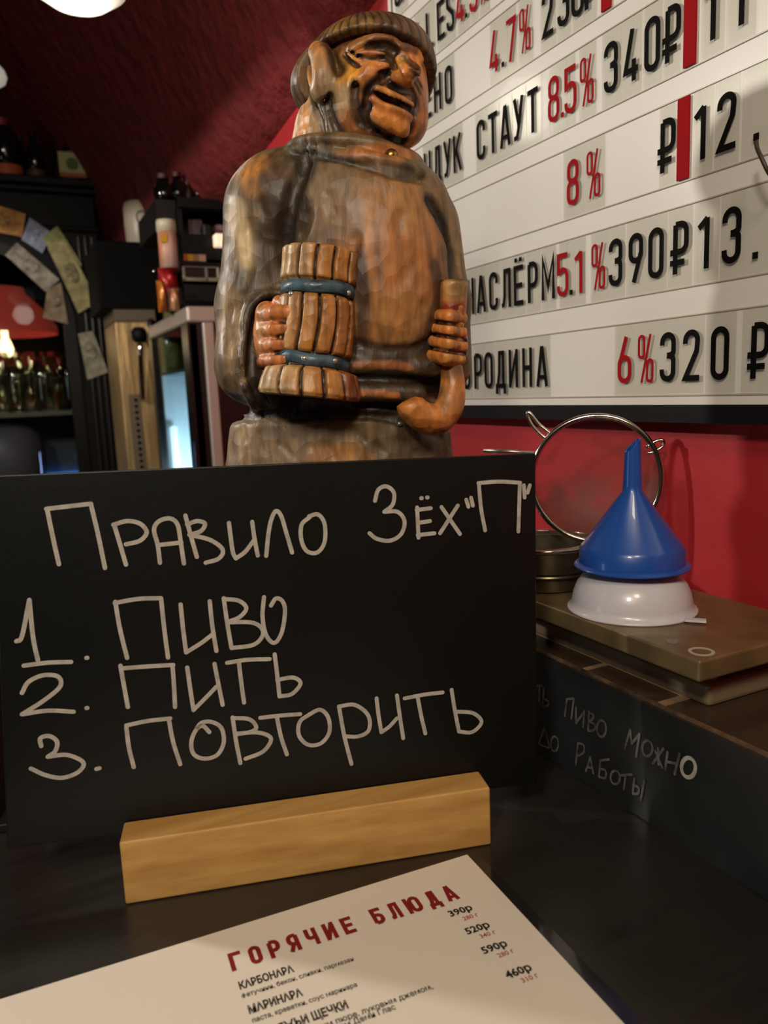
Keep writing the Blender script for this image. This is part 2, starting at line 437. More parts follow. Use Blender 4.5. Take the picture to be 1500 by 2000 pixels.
# beige inlay lines on the ledge top
stripe = mat('beige_inlay', (150, 122, 88), 0.5)
def flat(poly, z, h=0.0008):
    v = [(x, y, z) for x, y in poly] + [(x, y, z + h) for x, y in poly]
    n = len(poly)
    return np.array(v, float), [tuple(range(n))[::-1], tuple(range(n, 2 * n))] + [(i, (i + 1) % n, n + (i + 1) % n, n + i) for i in range(n)]
def zline(p0, p1, wd, z):
    a, b = np.array(p0[:2]), np.array(p1[:2]); v, f = ribbon([a, b], wd)
    return flat([tuple(v[0]), tuple(v[1]), tuple(v[3]), tuple(v[2])], z)
s1 = PZ(1050, 1240, LZ); s2 = PZ(1345, 1358, LZ); s3 = PZ(1322, 1385, LZ); s4 = PZ(1178, 1300, LZ)
xin = (s1[0] + s2[0]) / 2
mk('inlay_line', join(flat([(xin - 0.002, 0.9), (xin + 0.003, 0.9), (xin + 0.003, s2[1] - 0.004), (xin - 0.002, s2[1] - 0.004)], LZ),
                      flat([(LX + 0.001, s2[1] - 0.004), (xin - 0.002, s2[1] - 0.004), (xin - 0.002, s2[1] + 0.001), (LX + 0.001, s2[1] + 0.001)], LZ),
                      flat([(LX + 0.001, s4[1] - 0.001), (xin - 0.002, s4[1] - 0.001), (xin - 0.002, s4[1] + 0.002), (LX + 0.001, s4[1] + 0.002)], LZ)), stripe, lg)
mk('edge_band', box(LX - 0.0006, LX + 0.001, -0.3, 1.05, LZ - 0.0015, LZ + 0.0003), mat('worn_edge', (120, 92, 66), 0.6, noise=((40, 32, 26), 60, (1, 1, 1))), lg)

# chalk handwriting: strokes traced in picture coordinates, laid on a plane
chalk = mat('chalk_marker', (186, 178, 166), 0.8, noise=((160, 154, 145), 220, (1, 1, 1)))
chalk_dim = mat('faded_chalk', (112, 110, 104), 0.8, noise=((60, 58, 56), 160, (1, 1, 1)))
def write(name, strokes, proj, e1, e2, org, nrm, th, m, parent, smooth=True):
    parts = []; lift = []
    for st in strokes:
        P = np.array([proj(*p) for p in st]) - org
        p2 = np.stack([P @ e1, P @ e2], 1)
        if len(p2) == 1:
            p2 = np.vstack([p2, p2 + [th * 0.15, 0]])
        if len(p2) > 2 and smooth: p2 = catmull(p2, 6)
        # split at sharp corners so that pen turns stay round
        rv_ = ribbon(p2, th, False, True)
        parts.append(rv_)
        n0 = len(rv_[0]) - 28
        # every stroke and round pen end lies a hair above the one before it
        lift += [len(parts) * 2.4e-5] * n0 + [len(parts) * 2.4e-5 + 0.8e-5] * 14 + [len(parts) * 2.4e-5 + 1.6e-5] * 14
    v, f = join2(parts)
    v3 = org + v[:, :1] * e1 + v[:, 1:] * e2 + nrm * (0.00025 + np.array(lift))[:, None]
    return mk(name, (v3, f), m, parent)
def ell_st(cx, cy, rx, ry): return [(cx + rx * math.sin(t), cy - ry * math.cos(t)) for t in np.linspace(0.2, 2 * math.pi + 0.35, 16)]
def pl(x, y): return PX(950 + .36667 * x, 1100 + .36667 * y, LX)
LW1 = [[(262, 655), (298, 650)], [(285, 652), (282, 735)], [(308, 668), (302, 765)], [(302, 765), (330, 758), (332, 735), (306, 722)],
       [(420, 812), (430, 725)], [(430, 724), (468, 720)], [(468, 720), (455, 828)], [(480, 768), (480, 850)], [(480, 850), (522, 795)], [(525, 788), (518, 872)],
       [(550, 788), (545, 890)], [(550, 796), (572, 806), (570, 828), (550, 842)], [(550, 842), (580, 858), (578, 886), (547, 892)], ell_st(617, 880, 24, 44),
       [(740, 985), (770, 888)], [(770, 888), (778, 960)], [(778, 960), (820, 908)], [(820, 908), (802, 1028)], ell_st(862, 985, 27, 42),
       [(892, 1065), (948, 985)], [(905, 1000), (942, 1088)], [(920, 985), (922, 1070)], [(970, 1005), (958, 1098)], [(1035, 1012), (1008, 1122)], [(965, 1055), (1020, 1066)]]
LW2 = [[(280, 958), (312, 878)], [(312, 878), (338, 978)], [(276, 962), (336, 984)], ell_st(365, 962, 20, 40),
       [(478, 1072), (490, 958)], [(490, 958), (520, 968), (520, 1008), (487, 1026)], [(532, 1106), (556, 1033)], [(556, 1033), (572, 1118)], [(541, 1085), (568, 1090)],
       [(608, 1050), (656, 1044)], [(610, 1050), (603, 1138)], [(605, 1092), (638, 1104), (636, 1142), (604, 1138)], ell_st(690, 1140, 25, 36),
       [(712, 1130), (778, 1124)], [(746, 1128), (736, 1202)], [(792, 1148), (784, 1226)], [(786, 1180), (814, 1194), (812, 1224), (785, 1228)], [(846, 1158), (826, 1262)]]
ex, ez, nl = np.array([0, -1.0, 0]), np.array([0, 0, 1.0]), np.array([-1.0, 0, 0])
ol = np.array([LX, 0.3, -0.2])
write('chalk_writing', LW1, pl, ex, ez, ol, nl, 0.0016, chalk_dim, lg)
write('chalk_writing', LW2, pl, ex, ez, ol, nl, 0.0015, chalk_dim, lg)
write('chalk_writing', [ell_st(1078, 1088, 37, 52)], pl, ex, ez, ol, nl, 0.0022, chalk, lg)

# ================================================================== LIGHTBOX SIGN
acr = mat('white_acrylic', (222, 217, 208), 0.34, coat=0.12, emit=(255, 244, 226), es=0.04, noise=((214, 208, 198), 3, (0.3, 2, 0.1)))  # faint emission added to lift shaded parts of the board
blk = mat('black_metal', (9, 8, 8), 0.6, spec=0.25)
ZB = -0.0225 * SB
Y0, Y1, ZT = -0.12, 0.993 * SB, 0.66 * SB
sg = thing('menu_lightbox', 'large white letter board with black frame on the red wall', 'sign', ((BX + WX) / 2, 0.44, ZB - 0.008))
mk('panel', box(BX, WX - 0.002, Y0 + 0.006, Y1 - 0.003, ZB, ZT), acr, sg)
mk('frame', join(box(BX - 0.001, WX, Y0, Y1, ZB - 0.012, ZB), box(BX - 0.001, WX, Y0, Y1, ZT, ZT + 0.01), box(BX + 0.004, WX, Y1 - 0.003, Y1, ZB, ZT), box(BX - 0.001, WX, Y0, Y0 + 0.006, ZB, ZT)), blk, sg)
rail_m = mat('clear_rail', (190, 180, 164), 0.25)
ROWS = {k: z * SB for k, z in {6: -0.0030, 5: 0.0850, 4: 0.1687, 3: 0.2525, 2: 0.3330, 1: 0.4095, 0: 0.490}.items()}
LH = 0.0418 * SB
for k, z in ROWS.items():
    for zz in (z - 0.0115 * SB, z + 0.0535 * SB):
        mk('letter_rail', box(BX - 0.0008, BX - 0.0001, Y0 + 0.01, Y1 - 0.015, zz - 0.0004, zz + 0.0004), rail_m, sg)
mk('inner_edge', box(BX - 0.001, BX - 0.0001, Y1 - 0.0135, Y1 - 0.0115, ZB, ZT), mat('grey_seam', (120, 112, 98), 0.4), sg)
def y_at(px, z):
    # y on the board plane whose picture column is px
    k = (px - CX) / FPX
    a = np.array([BX, 0, z]); d = np.array([0, 1.0, 0])
    c = Rw - k * Fw
    return -(a @ c) / (d @ c)
ink_k = mat('black_letter', (15, 13, 12), 0.8, spec=0.12)
ink_r = mat('red_letter', (158, 20, 26), 0.8, spec=0.12)
tile_m = glass('clear_tile', (253, 253, 251), 0.004, 0.15, 0.05)
LINES = {
    6: ('РОДИНА', [('О', 914), ('Р', 937), ('О', 957.5), ('Д', 981), ('И', 1006), ('Н', 1033), ('А', 1062), ('6r', 1223.5), ('%r', 1265), ('3', 1308), ('2', 1354), ('0', 1410), ('₽', 1486)]),
    5: ('НАСЛЁРМ', [('Н', 921), ('А', 943), ('С', 967), ('Л', 992), ('Ё', 1016), ('Р', 1044), ('М', 1074), ('5r', 1102.5), ('.', 1119), ('1r', 1137), ('%r', 1172.5), ('3', 1206), ('9', 1245.5), ('0', 1285), ('₽', 1331), ('1', 1383), ('3', 1433), ('.', 1481)]),
    4: ('8 %', [('8r', 1122.5), ('%r', 1163), ('₽', 1306), ('|r', 1337.5), ('1', 1376), ('2', 1423), ('.', 1483)]),
    3: ('НДУК СТАУТ', [('Н', 838), ('Д', 857), ('У', 877), ('К', 896), ('С', 942.5), ('Т', 966), ('А', 990), ('У', 1016), ('Т', 1044), ('8r', 1085), ('.r', 1102), ('5r', 1118), ('%r', 1150), ('3', 1197), ('4', 1236), ('0', 1278), ('₽', 1316), ('|r', 1351), ('1', 1396), ('1', 1452)]),
    2: ('ЕНО', [('Е', 838), ('Н', 857.5), ('О', 879), ('4r', 968), ('.', 985), ('7r', 1002), ('%r', 1029), ('2', 1073), ('3', 1104), ('0', 1132), ('₽', 1156), ('|r', 1187)]),
    1: ('LLES', [('L', 822), ('L', 842), ('E', 864), ('S', 882.5), ('4r', 901), ('.', 913), ('5r', 928), ('%r', 948)]),
    0: ('top', [('З', 779), ('И', 791)]),
}
ROWNAME = {6: 'lowest row', 5: 'second row from the bottom', 4: 'third row from the bottom', 3: 'fourth row from the bottom', 2: 'fifth row from the bottom', 1: 'sixth row from the bottom', 0: 'top visible row'}
ORD = ['first', 'second', 'third']
SPOKEN = {'.': 'full stop', '%': 'percent sign', '₽': 'rouble sign', '|': 'bar'}
for row, (word, gl) in LINES.items():
    zb = ROWS[row]; cnt = {}; seen = {}
    for g, _ in gl: cnt[g] = cnt.get(g, 0) + 1
    ys = [y_at(px, zb + LH / 2) for _, px in gl]
    for i, (g, px) in enumerate(gl):
        ch = g[0]; redi = g.endswith('r'); yc = ys[i]
        dl = abs(ys[i - 1] - yc) if i > 0 else 0.05
        dr = abs(ys[i + 1] - yc) if i < len(gl) - 1 else 0.05
        hw = min(0.0155 * SB, dl / 2, dr / 2)
        seen[g] = seen.get(g, 0) + 1
        nm = SPOKEN.get(ch, ('figure ' if ch.isdigit() else 'letter ') + ch)
        od = (ORD[seen[g] - 1] + ' ') if cnt[g] > 1 else ''
        lab = '%s%s %s tile, %s of the white letter board' % (od, 'red' if redi else 'black', nm, ROWNAME[row])
        t = thing('letter_tile', lab, 'letter tile', (BX - 0.001, yc, zb - 0.0105 * SB), 'letter tiles on the white board')
        xt = BX - 0.0012
        if ch == '|':
            mk('tile', box(xt - 0.0006, xt + 0.0006, yc - 0.006 * SB, yc + 0.006 * SB, zb - 0.010 * SB, zb + 0.052 * SB), ink_r, t)
            continue
        mk('plate', box(xt - 0.0004, xt + 0.0004, yc - hw + 0.0003, yc + hw - 0.0003, zb - 0.0105 * SB, zb + 0.0525 * SB), tile_m, t)
        v, f, gw, lay = glyph2(ch, 0.118 if not redi else 0.108)
        v = v * LH
        v3 = np.stack([xt - 0.0007 - lay, yc + gw * LH / 2 - v[:, 0], zb + v[:, 1]], 1)
        mk('letter', (v3, f), ink_r if redi else ink_k, t)
# a thin dark twig-like wire in front of the board at the right edge
wp = [PX(1477, 276, BX - 0.02), PX(1479, 290, BX - 0.021), PX(1487, 308, BX - 0.022), PX(1500, 335, BX - 0.02), PX(1512, 352, BX - 0.012), PX(1530, 372, BX - 0.001)]
tag(mk('wire', tube(catmull(np.array(wp), 5), [0.0012] * 26, 8), mat('dark_wire', (58, 46, 32), 0.5), smooth=True), 'thin dark bent wire in front of the board beside the 12', 'wire')

# ================================================================== CHALKBOARD, HOLDER, MENU
f0, f1 = PZ(245, 1768, CZ), PZ(960, 1650, CZ)
eb = (f1 - f0) / np.linalg.norm(f1 - f0)
bk = np.array([-eb[1], eb[0], 0]); up = np.array([0, 0, 1.0])
BL_, BH, BD = np.linalg.norm(f1 - f0), 0.034, 0.0195
pine = mat('pale_pine', (208, 163, 94), 0.5, coat=0.15, noise=((184, 136, 72), 30, (0.25, 3, 4)), bump=(60, 0.15, 0.002, (0.2, 2, 4)))
hd = thing('board_holder', 'pale pine block holding the chalkboard upright', 'holder', tuple((f0 + f1) / 2 + bk * 0.02))
th = math.radians(3.6)
vb = bk * math.sin(th) + up * math.cos(th); nb = np.cross(eb, vb)   # nb points to the viewer or away
if nb @ bk > 0: nb = -nb
# front half and back half of the block leave the slot between them
mk('block', join(obox(f0, eb, bk, up, 0, BL_, 0, BD, 0, BH), obox(f0, eb, bk, up, 0, BL_, BD + 0.005, 2 * BD + 0.004, 0, BH), obox(f0, eb, bk, up, 0, BL_, BD, BD + 0.005, 0, 0.017)), pine, hd, bevel=0.0012)
L0 = f0 + bk * (BD + 0.0005) + up * BH
def on_board(px, py):
    d = ray(px, py); return d * ((L0 @ nb) / (d @ nb))
TR_, BR_ = on_board(1046, 885), on_board(1049, 1530)
TLb, BLb = on_board(-14, 929), on_board(14, 1657)
ue = (TR_ - TLb) / np.linalg.norm(TR_ - TLb)
def bcoord(p): return np.array([(p - L0) @ eb, (p - L0) @ vb])
q = [bcoord(p) for p in (BLb, BR_, TR_, TLb)]
chb = mat('chalkboard', (11, 10, 9), 0.4, spec=0.35, noise=((22, 20, 17), 7, (1, 1, 1)), bump=(150, 0.06, 0.002))
pts = [L0 + a * eb + b * vb for a, b in q]
T_ = 0.0036
v = pts + [p - nb * T_ for p in pts]
cb = thing('chalkboard', 'black chalkboard with hand-lettered drinking rules in a pine block', 'chalkboard', tuple((BLb + BR_) / 2))
mk('board', (np.array(v), [(0, 1, 2, 3), (7, 6, 5, 4), (0, 4, 5, 1), (1, 5, 6, 2), (2, 6, 7, 3), (3, 7, 4, 0)]), chb, cb, bevel=0.0006)
A_ = lambda x, y: on_board(.72 * x, 870 + .72 * y)
B_ = lambda x, y: on_board(.72 * x, 1150 + .72 * y)
H1 = [[(160, 322), (144, 250), (128, 172)], [(126, 172), (247, 158)], [(247, 160), (266, 240), (285, 332)],
      [(342, 323), (325, 265), (310, 215)], [(308, 215), (345, 205), (380, 212), (398, 235), (380, 258), (342, 268)],
      [(434, 318), (428, 270), (418, 228), (432, 205), (462, 198), (482, 215), (490, 260), (499, 320)], [(430, 270), (492, 263)],
      [(534, 302), (518, 245), (503, 190)], [(508, 214), (535, 205), (556, 212), (545, 232), (514, 242)], [(514, 242), (570, 256), (604, 282), (594, 306), (558, 318)],
      [(621, 210), (626, 250), (632, 290), (640, 306)], [(640, 306), (665, 288), (688, 258)], [(684, 207), (690, 250), (699, 298)],
      [(722, 299), (728, 240), (736, 200), (748, 178), (762, 190), (776, 235), (792, 290)],
      [(838, 192), (862, 187), (880, 212), (880, 262), (860, 290), (832, 286), (817, 255), (818, 215), (840, 194)]]
H1b = [[(1017, 150), (1026, 120), (1048, 111), (1068, 128), (1065, 160), (1042, 180)], [(1042, 180), (1078, 180), (1097, 205), (1088, 240), (1058, 258), (1022, 253), (1002, 238)],
       [(1131, 168), (1135, 250)], [(1130, 175), (1168, 170)], [(1133, 210), (1166, 205)], [(1133, 243), (1178, 238)], [(1142, 143)], [(1158, 141)],
       [(1197, 167), (1247, 240)], [(1241, 163), (1193, 238)], [(1264, 147), (1270, 166)], [(1277, 142), (1282, 163)],
       [(1315, 230), (1304, 170), (1298, 102)], [(1297, 102), (1352, 98), (1410, 101)], [(1409, 101), (1407, 170), (1405, 233)], [(1420, 108), (1422, 141)], [(1436, 108), (1430, 128)]]
H2 = [[(45, 142), (60, 128), (80, 30)], [(80, 30), (90, 130), (103, 193)], [(65, 208), (130, 200), (193, 198)], [(235, 187)],
      [(345, 187), (326, 110), (313, 35)], [(312, 38), (375, 27), (437, 25)], [(437, 25), (446, 110), (456, 186)],
      [(490, 42), (497, 110), (505, 172)], [(505, 172), (548, 145), (580, 120)], [(569, 33), (576, 100), (587, 168)],
      [(607, 25), (616, 90), (628, 160)], [(607, 27), (648, 32), (668, 52), (650, 76), (616, 90)], [(616, 90), (688, 92), (714, 118), (690, 150), (628, 160)],
      [(716, 22), (712, 75), (722, 125), (744, 146), (764, 118), (773, 60), (765, 32), (748, 26), (735, 45)]]
H3 = [[(60, 282), (78, 252), (118, 234), (158, 238), (163, 265), (120, 302), (60, 340)], [(60, 340), (130, 330), (200, 333)], [(235, 323)],
      [(347, 320), (337, 265), (327, 208)], [(335, 215), (400, 210), (470, 206)], [(468, 208), (472, 260), (475, 320)],
      [(508, 213), (516, 270), (525, 328)], [(525, 328), (558, 295), (587, 265)], [(582, 203), (592, 255), (604, 314)],
      [(616, 200), (670, 192), (731, 190)], [(648, 200), (654, 250), (662, 308)], [(745, 177), (752, 235), (758, 291)], [(758, 291), (792, 284), (815, 256), (795, 240), (752, 246)]]
H4 = [[(112, 426), (110, 405), (134, 399), (155, 414), (150, 440), (130, 455)], [(130, 455), (182, 450), (226, 470), (213, 496), (170, 512), (125, 505), (84, 487)], [(262, 488), (270, 486)],
      [(363, 483), (350, 430), (343, 376)], [(343, 370), (400, 358), (462, 351)], [(458, 353), (470, 415), (489, 475)],
      [(568, 388), (550, 371), (532, 382), (519, 415), (526, 448), (556, 460), (590, 449), (607, 415), (600, 376), (572, 360), (545, 364), (530, 385)],
      [(631, 348), (640, 410), (652, 472)], [(631, 350), (676, 353), (695, 374), (680, 387), (640, 394)], [(640, 392), (700, 389), (735, 405), (714, 440), (666, 460)],
      [(706, 349), (760, 343), (814, 339)], [(751, 348), (762, 400), (778, 448)],
      [(838, 340), (868, 327), (890, 348), (893, 388), (870, 418), (836, 422), (811, 397), (813, 360), (842, 338)],
      [(919, 318), (934, 400), (953, 474)], [(919, 318), (962, 314), (998, 342), (1000, 382), (972, 399), (935, 399)],
      [(1021, 296), (1026, 340), (1034, 388)], [(1034, 388), (1056, 372), (1076, 350)], [(1076, 288), (1084, 345), (1093, 404)],
      [(1097, 296), (1150, 286), (1200, 280)], [(1132, 292), (1142, 345), (1153, 391)], [(1224, 273), (1233, 330), (1244, 386)], [(1244, 386), (1280, 387), (1305, 360), (1282, 336), (1236, 332)]]
for S_, pr in ((H1, A_), (H1b, A_), (H2, B_), (H3, B_), (H4, B_)):
    write('chalk_writing', S_, pr, eb, vb, L0, nb, 0.0022, chalk, cb)

# laminated menu
TRm = PZ(925, 1663, CZ)
em = PZ(0, 1962, CZ) - TRm; em = -em / np.linalg.norm(em); dm = np.array([em[1], -em[0], 0])
mn = thing('menu_sheet', 'laminated white menu sheet headed in red, lying on the counter', 'menu', tuple(TRm + em * -0.15 + dm * 0.1))
LWd, LHt = 0.303, 0.216
def rrect(x0, x1, y0, y1, r, n=6):
    p = []
    for cx, cy, a in ((x1 - r, y0 + r, -90), (x1 - r, y1 - r, 0), (x0 + r, y1 - r, 90), (x0 + r, y0 + r, 180)):
        p += [(cx + r * math.cos(math.radians(a + 90 * i / n)), cy + r * math.sin(math.radians(a + 90 * i / n))) for i in range(n + 1)]
    return p
def mslab(poly, z0, h, rot=0.0):
    c, s = math.cos(rot), math.sin(rot)
    P = [TRm + (x * c - y * s) * em + (x * s + y * c) * dm for x, y in poly]
    n = len(P)
    v = [p + up * z0 for p in P] + [p + up * (z0 + h) for p in P]
    return np.array(v), [tuple(range(n)), tuple(range(n, 2 * n))[::-1]] + [(i, n + i, n + (i + 1) % n, (i + 1) % n) for i in range(n)]
lam_clear = mat('laminate_film', (38, 35, 32), 0.12, coat=0.5)
mk('laminate', mslab(rrect(-LWd, 0, 0, LHt, 0.006), 0.0002, 0.0007), lam_clear, mn)
RT = math.radians(-1.0)
mk('paper', mslab(rrect(-LWd + 0.008, -0.0052, 0.0022, LHt - 0.008, 0.0005, 1), 0.00095, 0.0001, math.radians(1.0)), mat('menu_paper', (228, 217, 200), 0.42, coat=0.25), mn)
ROTT = math.radians(1.85)
def mtext(v, x, y):      # v: 2-D glyph coords in metres (y up)
    c, s = math.cos(-0.0 + ROTT), math.sin(ROTT)
    a = x + 0; P = []
    for gx, gy in v:
        X, Y = gx * c - (-gy) * s, gx * s + (-gy) * c
        P.append(TRm + (x + X) * em + (y + Y) * dm + up * 0.0012)
    return np.array(P)
def heading(s, x0, x1, y, h, m, t=0.2):
    tot = []; pos = 0; lays = []
    for ch in s:
        if ch == ' ': pos += 0.62; continue
        v, f, gw, lay = glyph2(ch, t, 0.55); tot.append((v + [pos, 0], f)); lays.append(lay); pos += gw + 0.32
    pos -= 0.32
    v, f = join2(tot)
    v = v * h; v[:, 0] *= (x1 - x0) / (pos * h)
    return mtext(v, x0, y) + up * np.concatenate(lays)[:, None], f
mk('heading', heading('ГОРЯЧИЕ БЛЮДА', -0.1395, -0.0265, 0.0283, 0.0117, None), mat('menu_red', (132, 16, 28), 0.5), mn)
menu_k = mat('menu_black', (26, 22, 20), 0.5); menu_r = mat('menu_light_red', (168, 52, 50), 0.5)
def typed(s, x, y, width, cap, bold):
    c = bpy.data.curves.new('text', 'FONT'); c.body = s; c.size = 1.0; c.offset = bold; c.resolution_u = 2
    o = bpy.data.objects.new('text', c); COL.objects.link(o)
    me = bpy.data.meshes.new_from_object(o.evaluated_get(bpy.context.evaluated_depsgraph_get()))
    vv = np.zeros(len(me.vertices) * 3); me.vertices.foreach_get('co', vv); vv = vv.reshape(-1, 3)[:, :2]
    ff = [tuple(p.vertices) for p in me.polygons]
    bpy.data.objects.remove(o); bpy.data.curves.remove(c); bpy.data.meshes.remove(me)
    vv[:, 0] -= vv[:, 0].min(); vv[:, 0] *= width / vv[:, 0].max(); vv[:, 1] *= cap / 0.72
    return mtext(vv, x, y), ff
NAMES = [('КАРБОНАРА', -0.1389, 0.0400, 0.024, 0.0044, 0.036), ('МАРИНАРА', -0.1386, 0.0546, 0.0229, 0.0044, 0.036), ('ГОВЯЖЬИ ЩЕЧКИ', -0.1386, 0.0690, 0.0375, 0.0044, 0.036)]
DESC = [('фетучини, бекон, сливки, пармезан', -0.1392, 0.0451, 0.050, 0.0026, 0.015), ('паста, креветки, соус маринара', -0.1385, 0.0597, 0.0450, 0.0026, 0.015),
        ('с картофельным пюре, луковым джемом,', -0.1385, 0.0745, 0.073, 0.0029, 0.015), ('соусом Деми Глас', -0.1160, 0.0785, 0.0320, 0.0029, 0.015)]
PRICE = [('390р', -0.0374, 0.0415, 0.0122), ('520р', -0.0364, 0.0556, 0.0122), ('590р', -0.0362, 0.0696, 0.0124), ('460р', -0.0349, 0.0866, 0.0124)]
GRAM = [('280 г', -0.0331, 0.0468, 0.008), ('340 г', -0.0322, 0.0607, 0.008), ('280 г', -0.0315, 0.0746, 0.008), ('310 г', -0.0305, 0.0914, 0.008)]
mk('dish_names', join(*[typed(*a) for a in NAMES]), menu_k, mn)
mk('dish_text', join(*[typed(*a) for a in DESC]), menu_k, mn)
mk('prices', join(*[typed(s, x, y, wd, 0.0042, 0.034) for s, x, y, wd in PRICE]), menu_k, mn)
mk('weights', join(*[typed(s, x, y, wd, 0.0027, 0.012) for s, x, y, wd in GRAM]), menu_r, mn)

# ribbed edge at far left; tall unseen body added to shade the menu
c0 = PZ(23, 1655, CZ)
bm_ = thing('ribbed_shade_caddy', 'black ribbed plastic caddy at the left edge, unseen bulk added to shade the menu', 'caddy', (c0[0] - 0.2, c0[1] + 0.04, CZ))
rub = mat('black_ribbed_plastic', (14, 13, 13), 0.5)
mk('body', obox(c0, eb, bk, up, -0.40, -0.012, 0.026, 0.12, 0.0, 0.172), rub, bm_, bevel=0.003)
mk('foot_flange', obox(c0, eb, bk, up, -0.405, -0.002, 0.018, 0.126, 0, 0.005), rub, bm_, bevel=0.001)
mk('ribs', join(*[obox(c0, eb, bk, up, -0.021 - 0.006 * i, -0.018 - 0.006 * i, 0.0235, 0.0262, 0.008, 0.168) for i in range(62)]), rub, bm_)
# ================================================================== CARVED STATUE (sculpted as a distance field, one mesh per part)
YS = 0.495
K = YS / 1500.0
def SP(px, py, d=0.0):
    r = ray0(px, py); return r * ((YS + d * K) / r[1])
def sp_many(pts, d):
    return np.array([SP(x, y, d if np.isscalar(d) else d[i]) for i, (x, y) in enumerate(pts)])
def proj(P):
    z = P @ F_; return CX + FPX * (P @ RC) / z, CY - FPX * (P @ UC) / z
def smin(a, b, k):
    h = np.maximum(k - np.abs(a - b), 0) / k
    return np.minimum(a, b) - h * h * k * 0.25
def smax(a, b, k): return -smin(-a, -b, k)
def s_ell(P, c, r, tilt=0.0):
    q = P - c
    if tilt:
        t = math.radians(tilt); cs, sn = math.cos(t), math.sin(t)
        q = np.stack([q[:, 0] * cs + q[:, 2] * sn, q[:, 1], -q[:, 0] * sn + q[:, 2] * cs], 1)
    r = np.asarray(r)
    k0 = np.linalg.norm(q / r, axis=1); k1 = np.linalg.norm(q / (r * r), axis=1) + 1e-9
    return k0 * (k0 - 1) / k1
def s_cone(P, a, b, r1, r2):
    ab = b - a; t = np.clip(((P - a) @ ab) / (ab @ ab + 1e-12), 0, 1)
    return np.linalg.norm(P - a - t[:, None] * ab, axis=1) - (r1 + (r2 - r1) * t)
def ELL(px, py, d, rx, ry, rd, k=20, tilt=0.0):
    c = SP(px, py, d); r = np.array([rx, rd, ry]) * K
    return (lambda P: s_ell(P, c, r, tilt), k * K)
def CONE(p1, p2, r1, r2, k=20):
    a, b = SP(*p1), SP(*p2)
    return (lambda P: s_cone(P, a, b, r1 * K, r2 * K), k * K)
def field(ops):
    def f(P):
        d = None
        for fn, k in ops:
            e = fn(P); d = e if d is None else smin(d, e, k)
        return d
    return f
def trace(f, pts):
    D = np.array([ray0(x, y) for x, y in pts]); D /= np.linalg.norm(D, axis=1)[:, None]
    t = np.full(len(D), YS - 0.13)
    for _ in range(70):
        d = f(D * t[:, None]); t = t + np.clip(d, -0.01, 0.02) * 0.8
        t = np.minimum(t, YS + 0.05)
    return D * t[:, None]
def dens(p, step=6.0):
    p = catmull(p, 6) if len(p) > 2 else np.asarray(p, float)
    out = [p[0]]
    for a, b in zip(p[:-1], p[1:]):
        n = max(1, int(np.linalg.norm(b - a) / step))
        out += [a + (b - a) * i / n for i in range(1, n + 1)]
    return np.array(out)
def seg_dist(P, L):
    d = np.full(len(P), 1e9, np.float32)
    if len(L) == 1: return np.linalg.norm(P - L[0], axis=1)
    for a, b in zip(L[:-1], L[1:]):
        ab = b - a; t = np.clip(((P - a) @ ab) / (ab @ ab + 1e-12), 0, 1)
        d = np.minimum(d, np.linalg.norm(P - a - t[:, None] * ab, axis=1))
    return d
def nets(D, org, h):
    """surface nets over a distance grid"""
    nx, ny, nz = D.shape
    S = D < 0
    acc = np.zeros((nx - 1, ny - 1, nz - 1, 3), np.float32); cnt = np.zeros((nx - 1, ny - 1, nz - 1), np.float32)
    def sl(o): return tuple(slice(a, a + n - 1) for a, n in zip(o, (nx, ny, nz)))
    cor = [(i, j, k) for i in (0, 1) for j in (0, 1) for k in (0, 1)]
    for o1 in cor:
        for ax in range(3):
            if o1[ax]: continue
            o2 = list(o1); o2[ax] = 1; o2 = tuple(o2)
            a, b = D[sl(o1)], D[sl(o2)]
            cr = (a < 0) != (b < 0)
            t = np.where(cr, a / np.where(np.abs(a - b) < 1e-9, 1e-9, a - b), 0)
            for c in range(3):
                acc[..., c] += np.where(cr, o1[c] + (t if c == ax else 0), 0)
            cnt += cr
    act = cnt > 0
    idx = -np.ones(act.shape, np.int64); idx[act] = np.arange(act.sum())
    ii = np.argwhere(act)
    V = (ii + acc[act] / cnt[act][:, None]) * h + org
    Fs = []
    for ax in range(3):
        o = [0, 0, 0]; o[ax] = 1
        s0 = S[:nx - (ax == 0), :ny - (ax == 1), :nz - (ax == 2)]; s1 = S[o[0]:, o[1]:, o[2]:]
        e = np.argwhere(s0 != s1)
        b, c = [(1, 2), (2, 0), (0, 1)][ax]
        ok = (e[:, b] > 0) & (e[:, c] > 0) & (e[:, b] < D.shape[b] - 1) & (e[:, c] < D.shape[c] - 1) & (e[:, ax] < D.shape[ax] - 1)
        e = e[ok]
        def at(db, dc):
            q = e.copy(); q[:, b] += db; q[:, c] += dc
            return idx[q[:, 0], q[:, 1], q[:, 2]]
        quad = np.stack([at(-1, -1), at(0, -1), at(0, 0), at(-1, 0)], 1)
        fl = ~s0[e[:, 0], e[:, 1], e[:, 2]]
        quad[fl] = quad[fl][:, ::-1]
        Fs.append(quad)
    return V, np.concatenate(Fs)
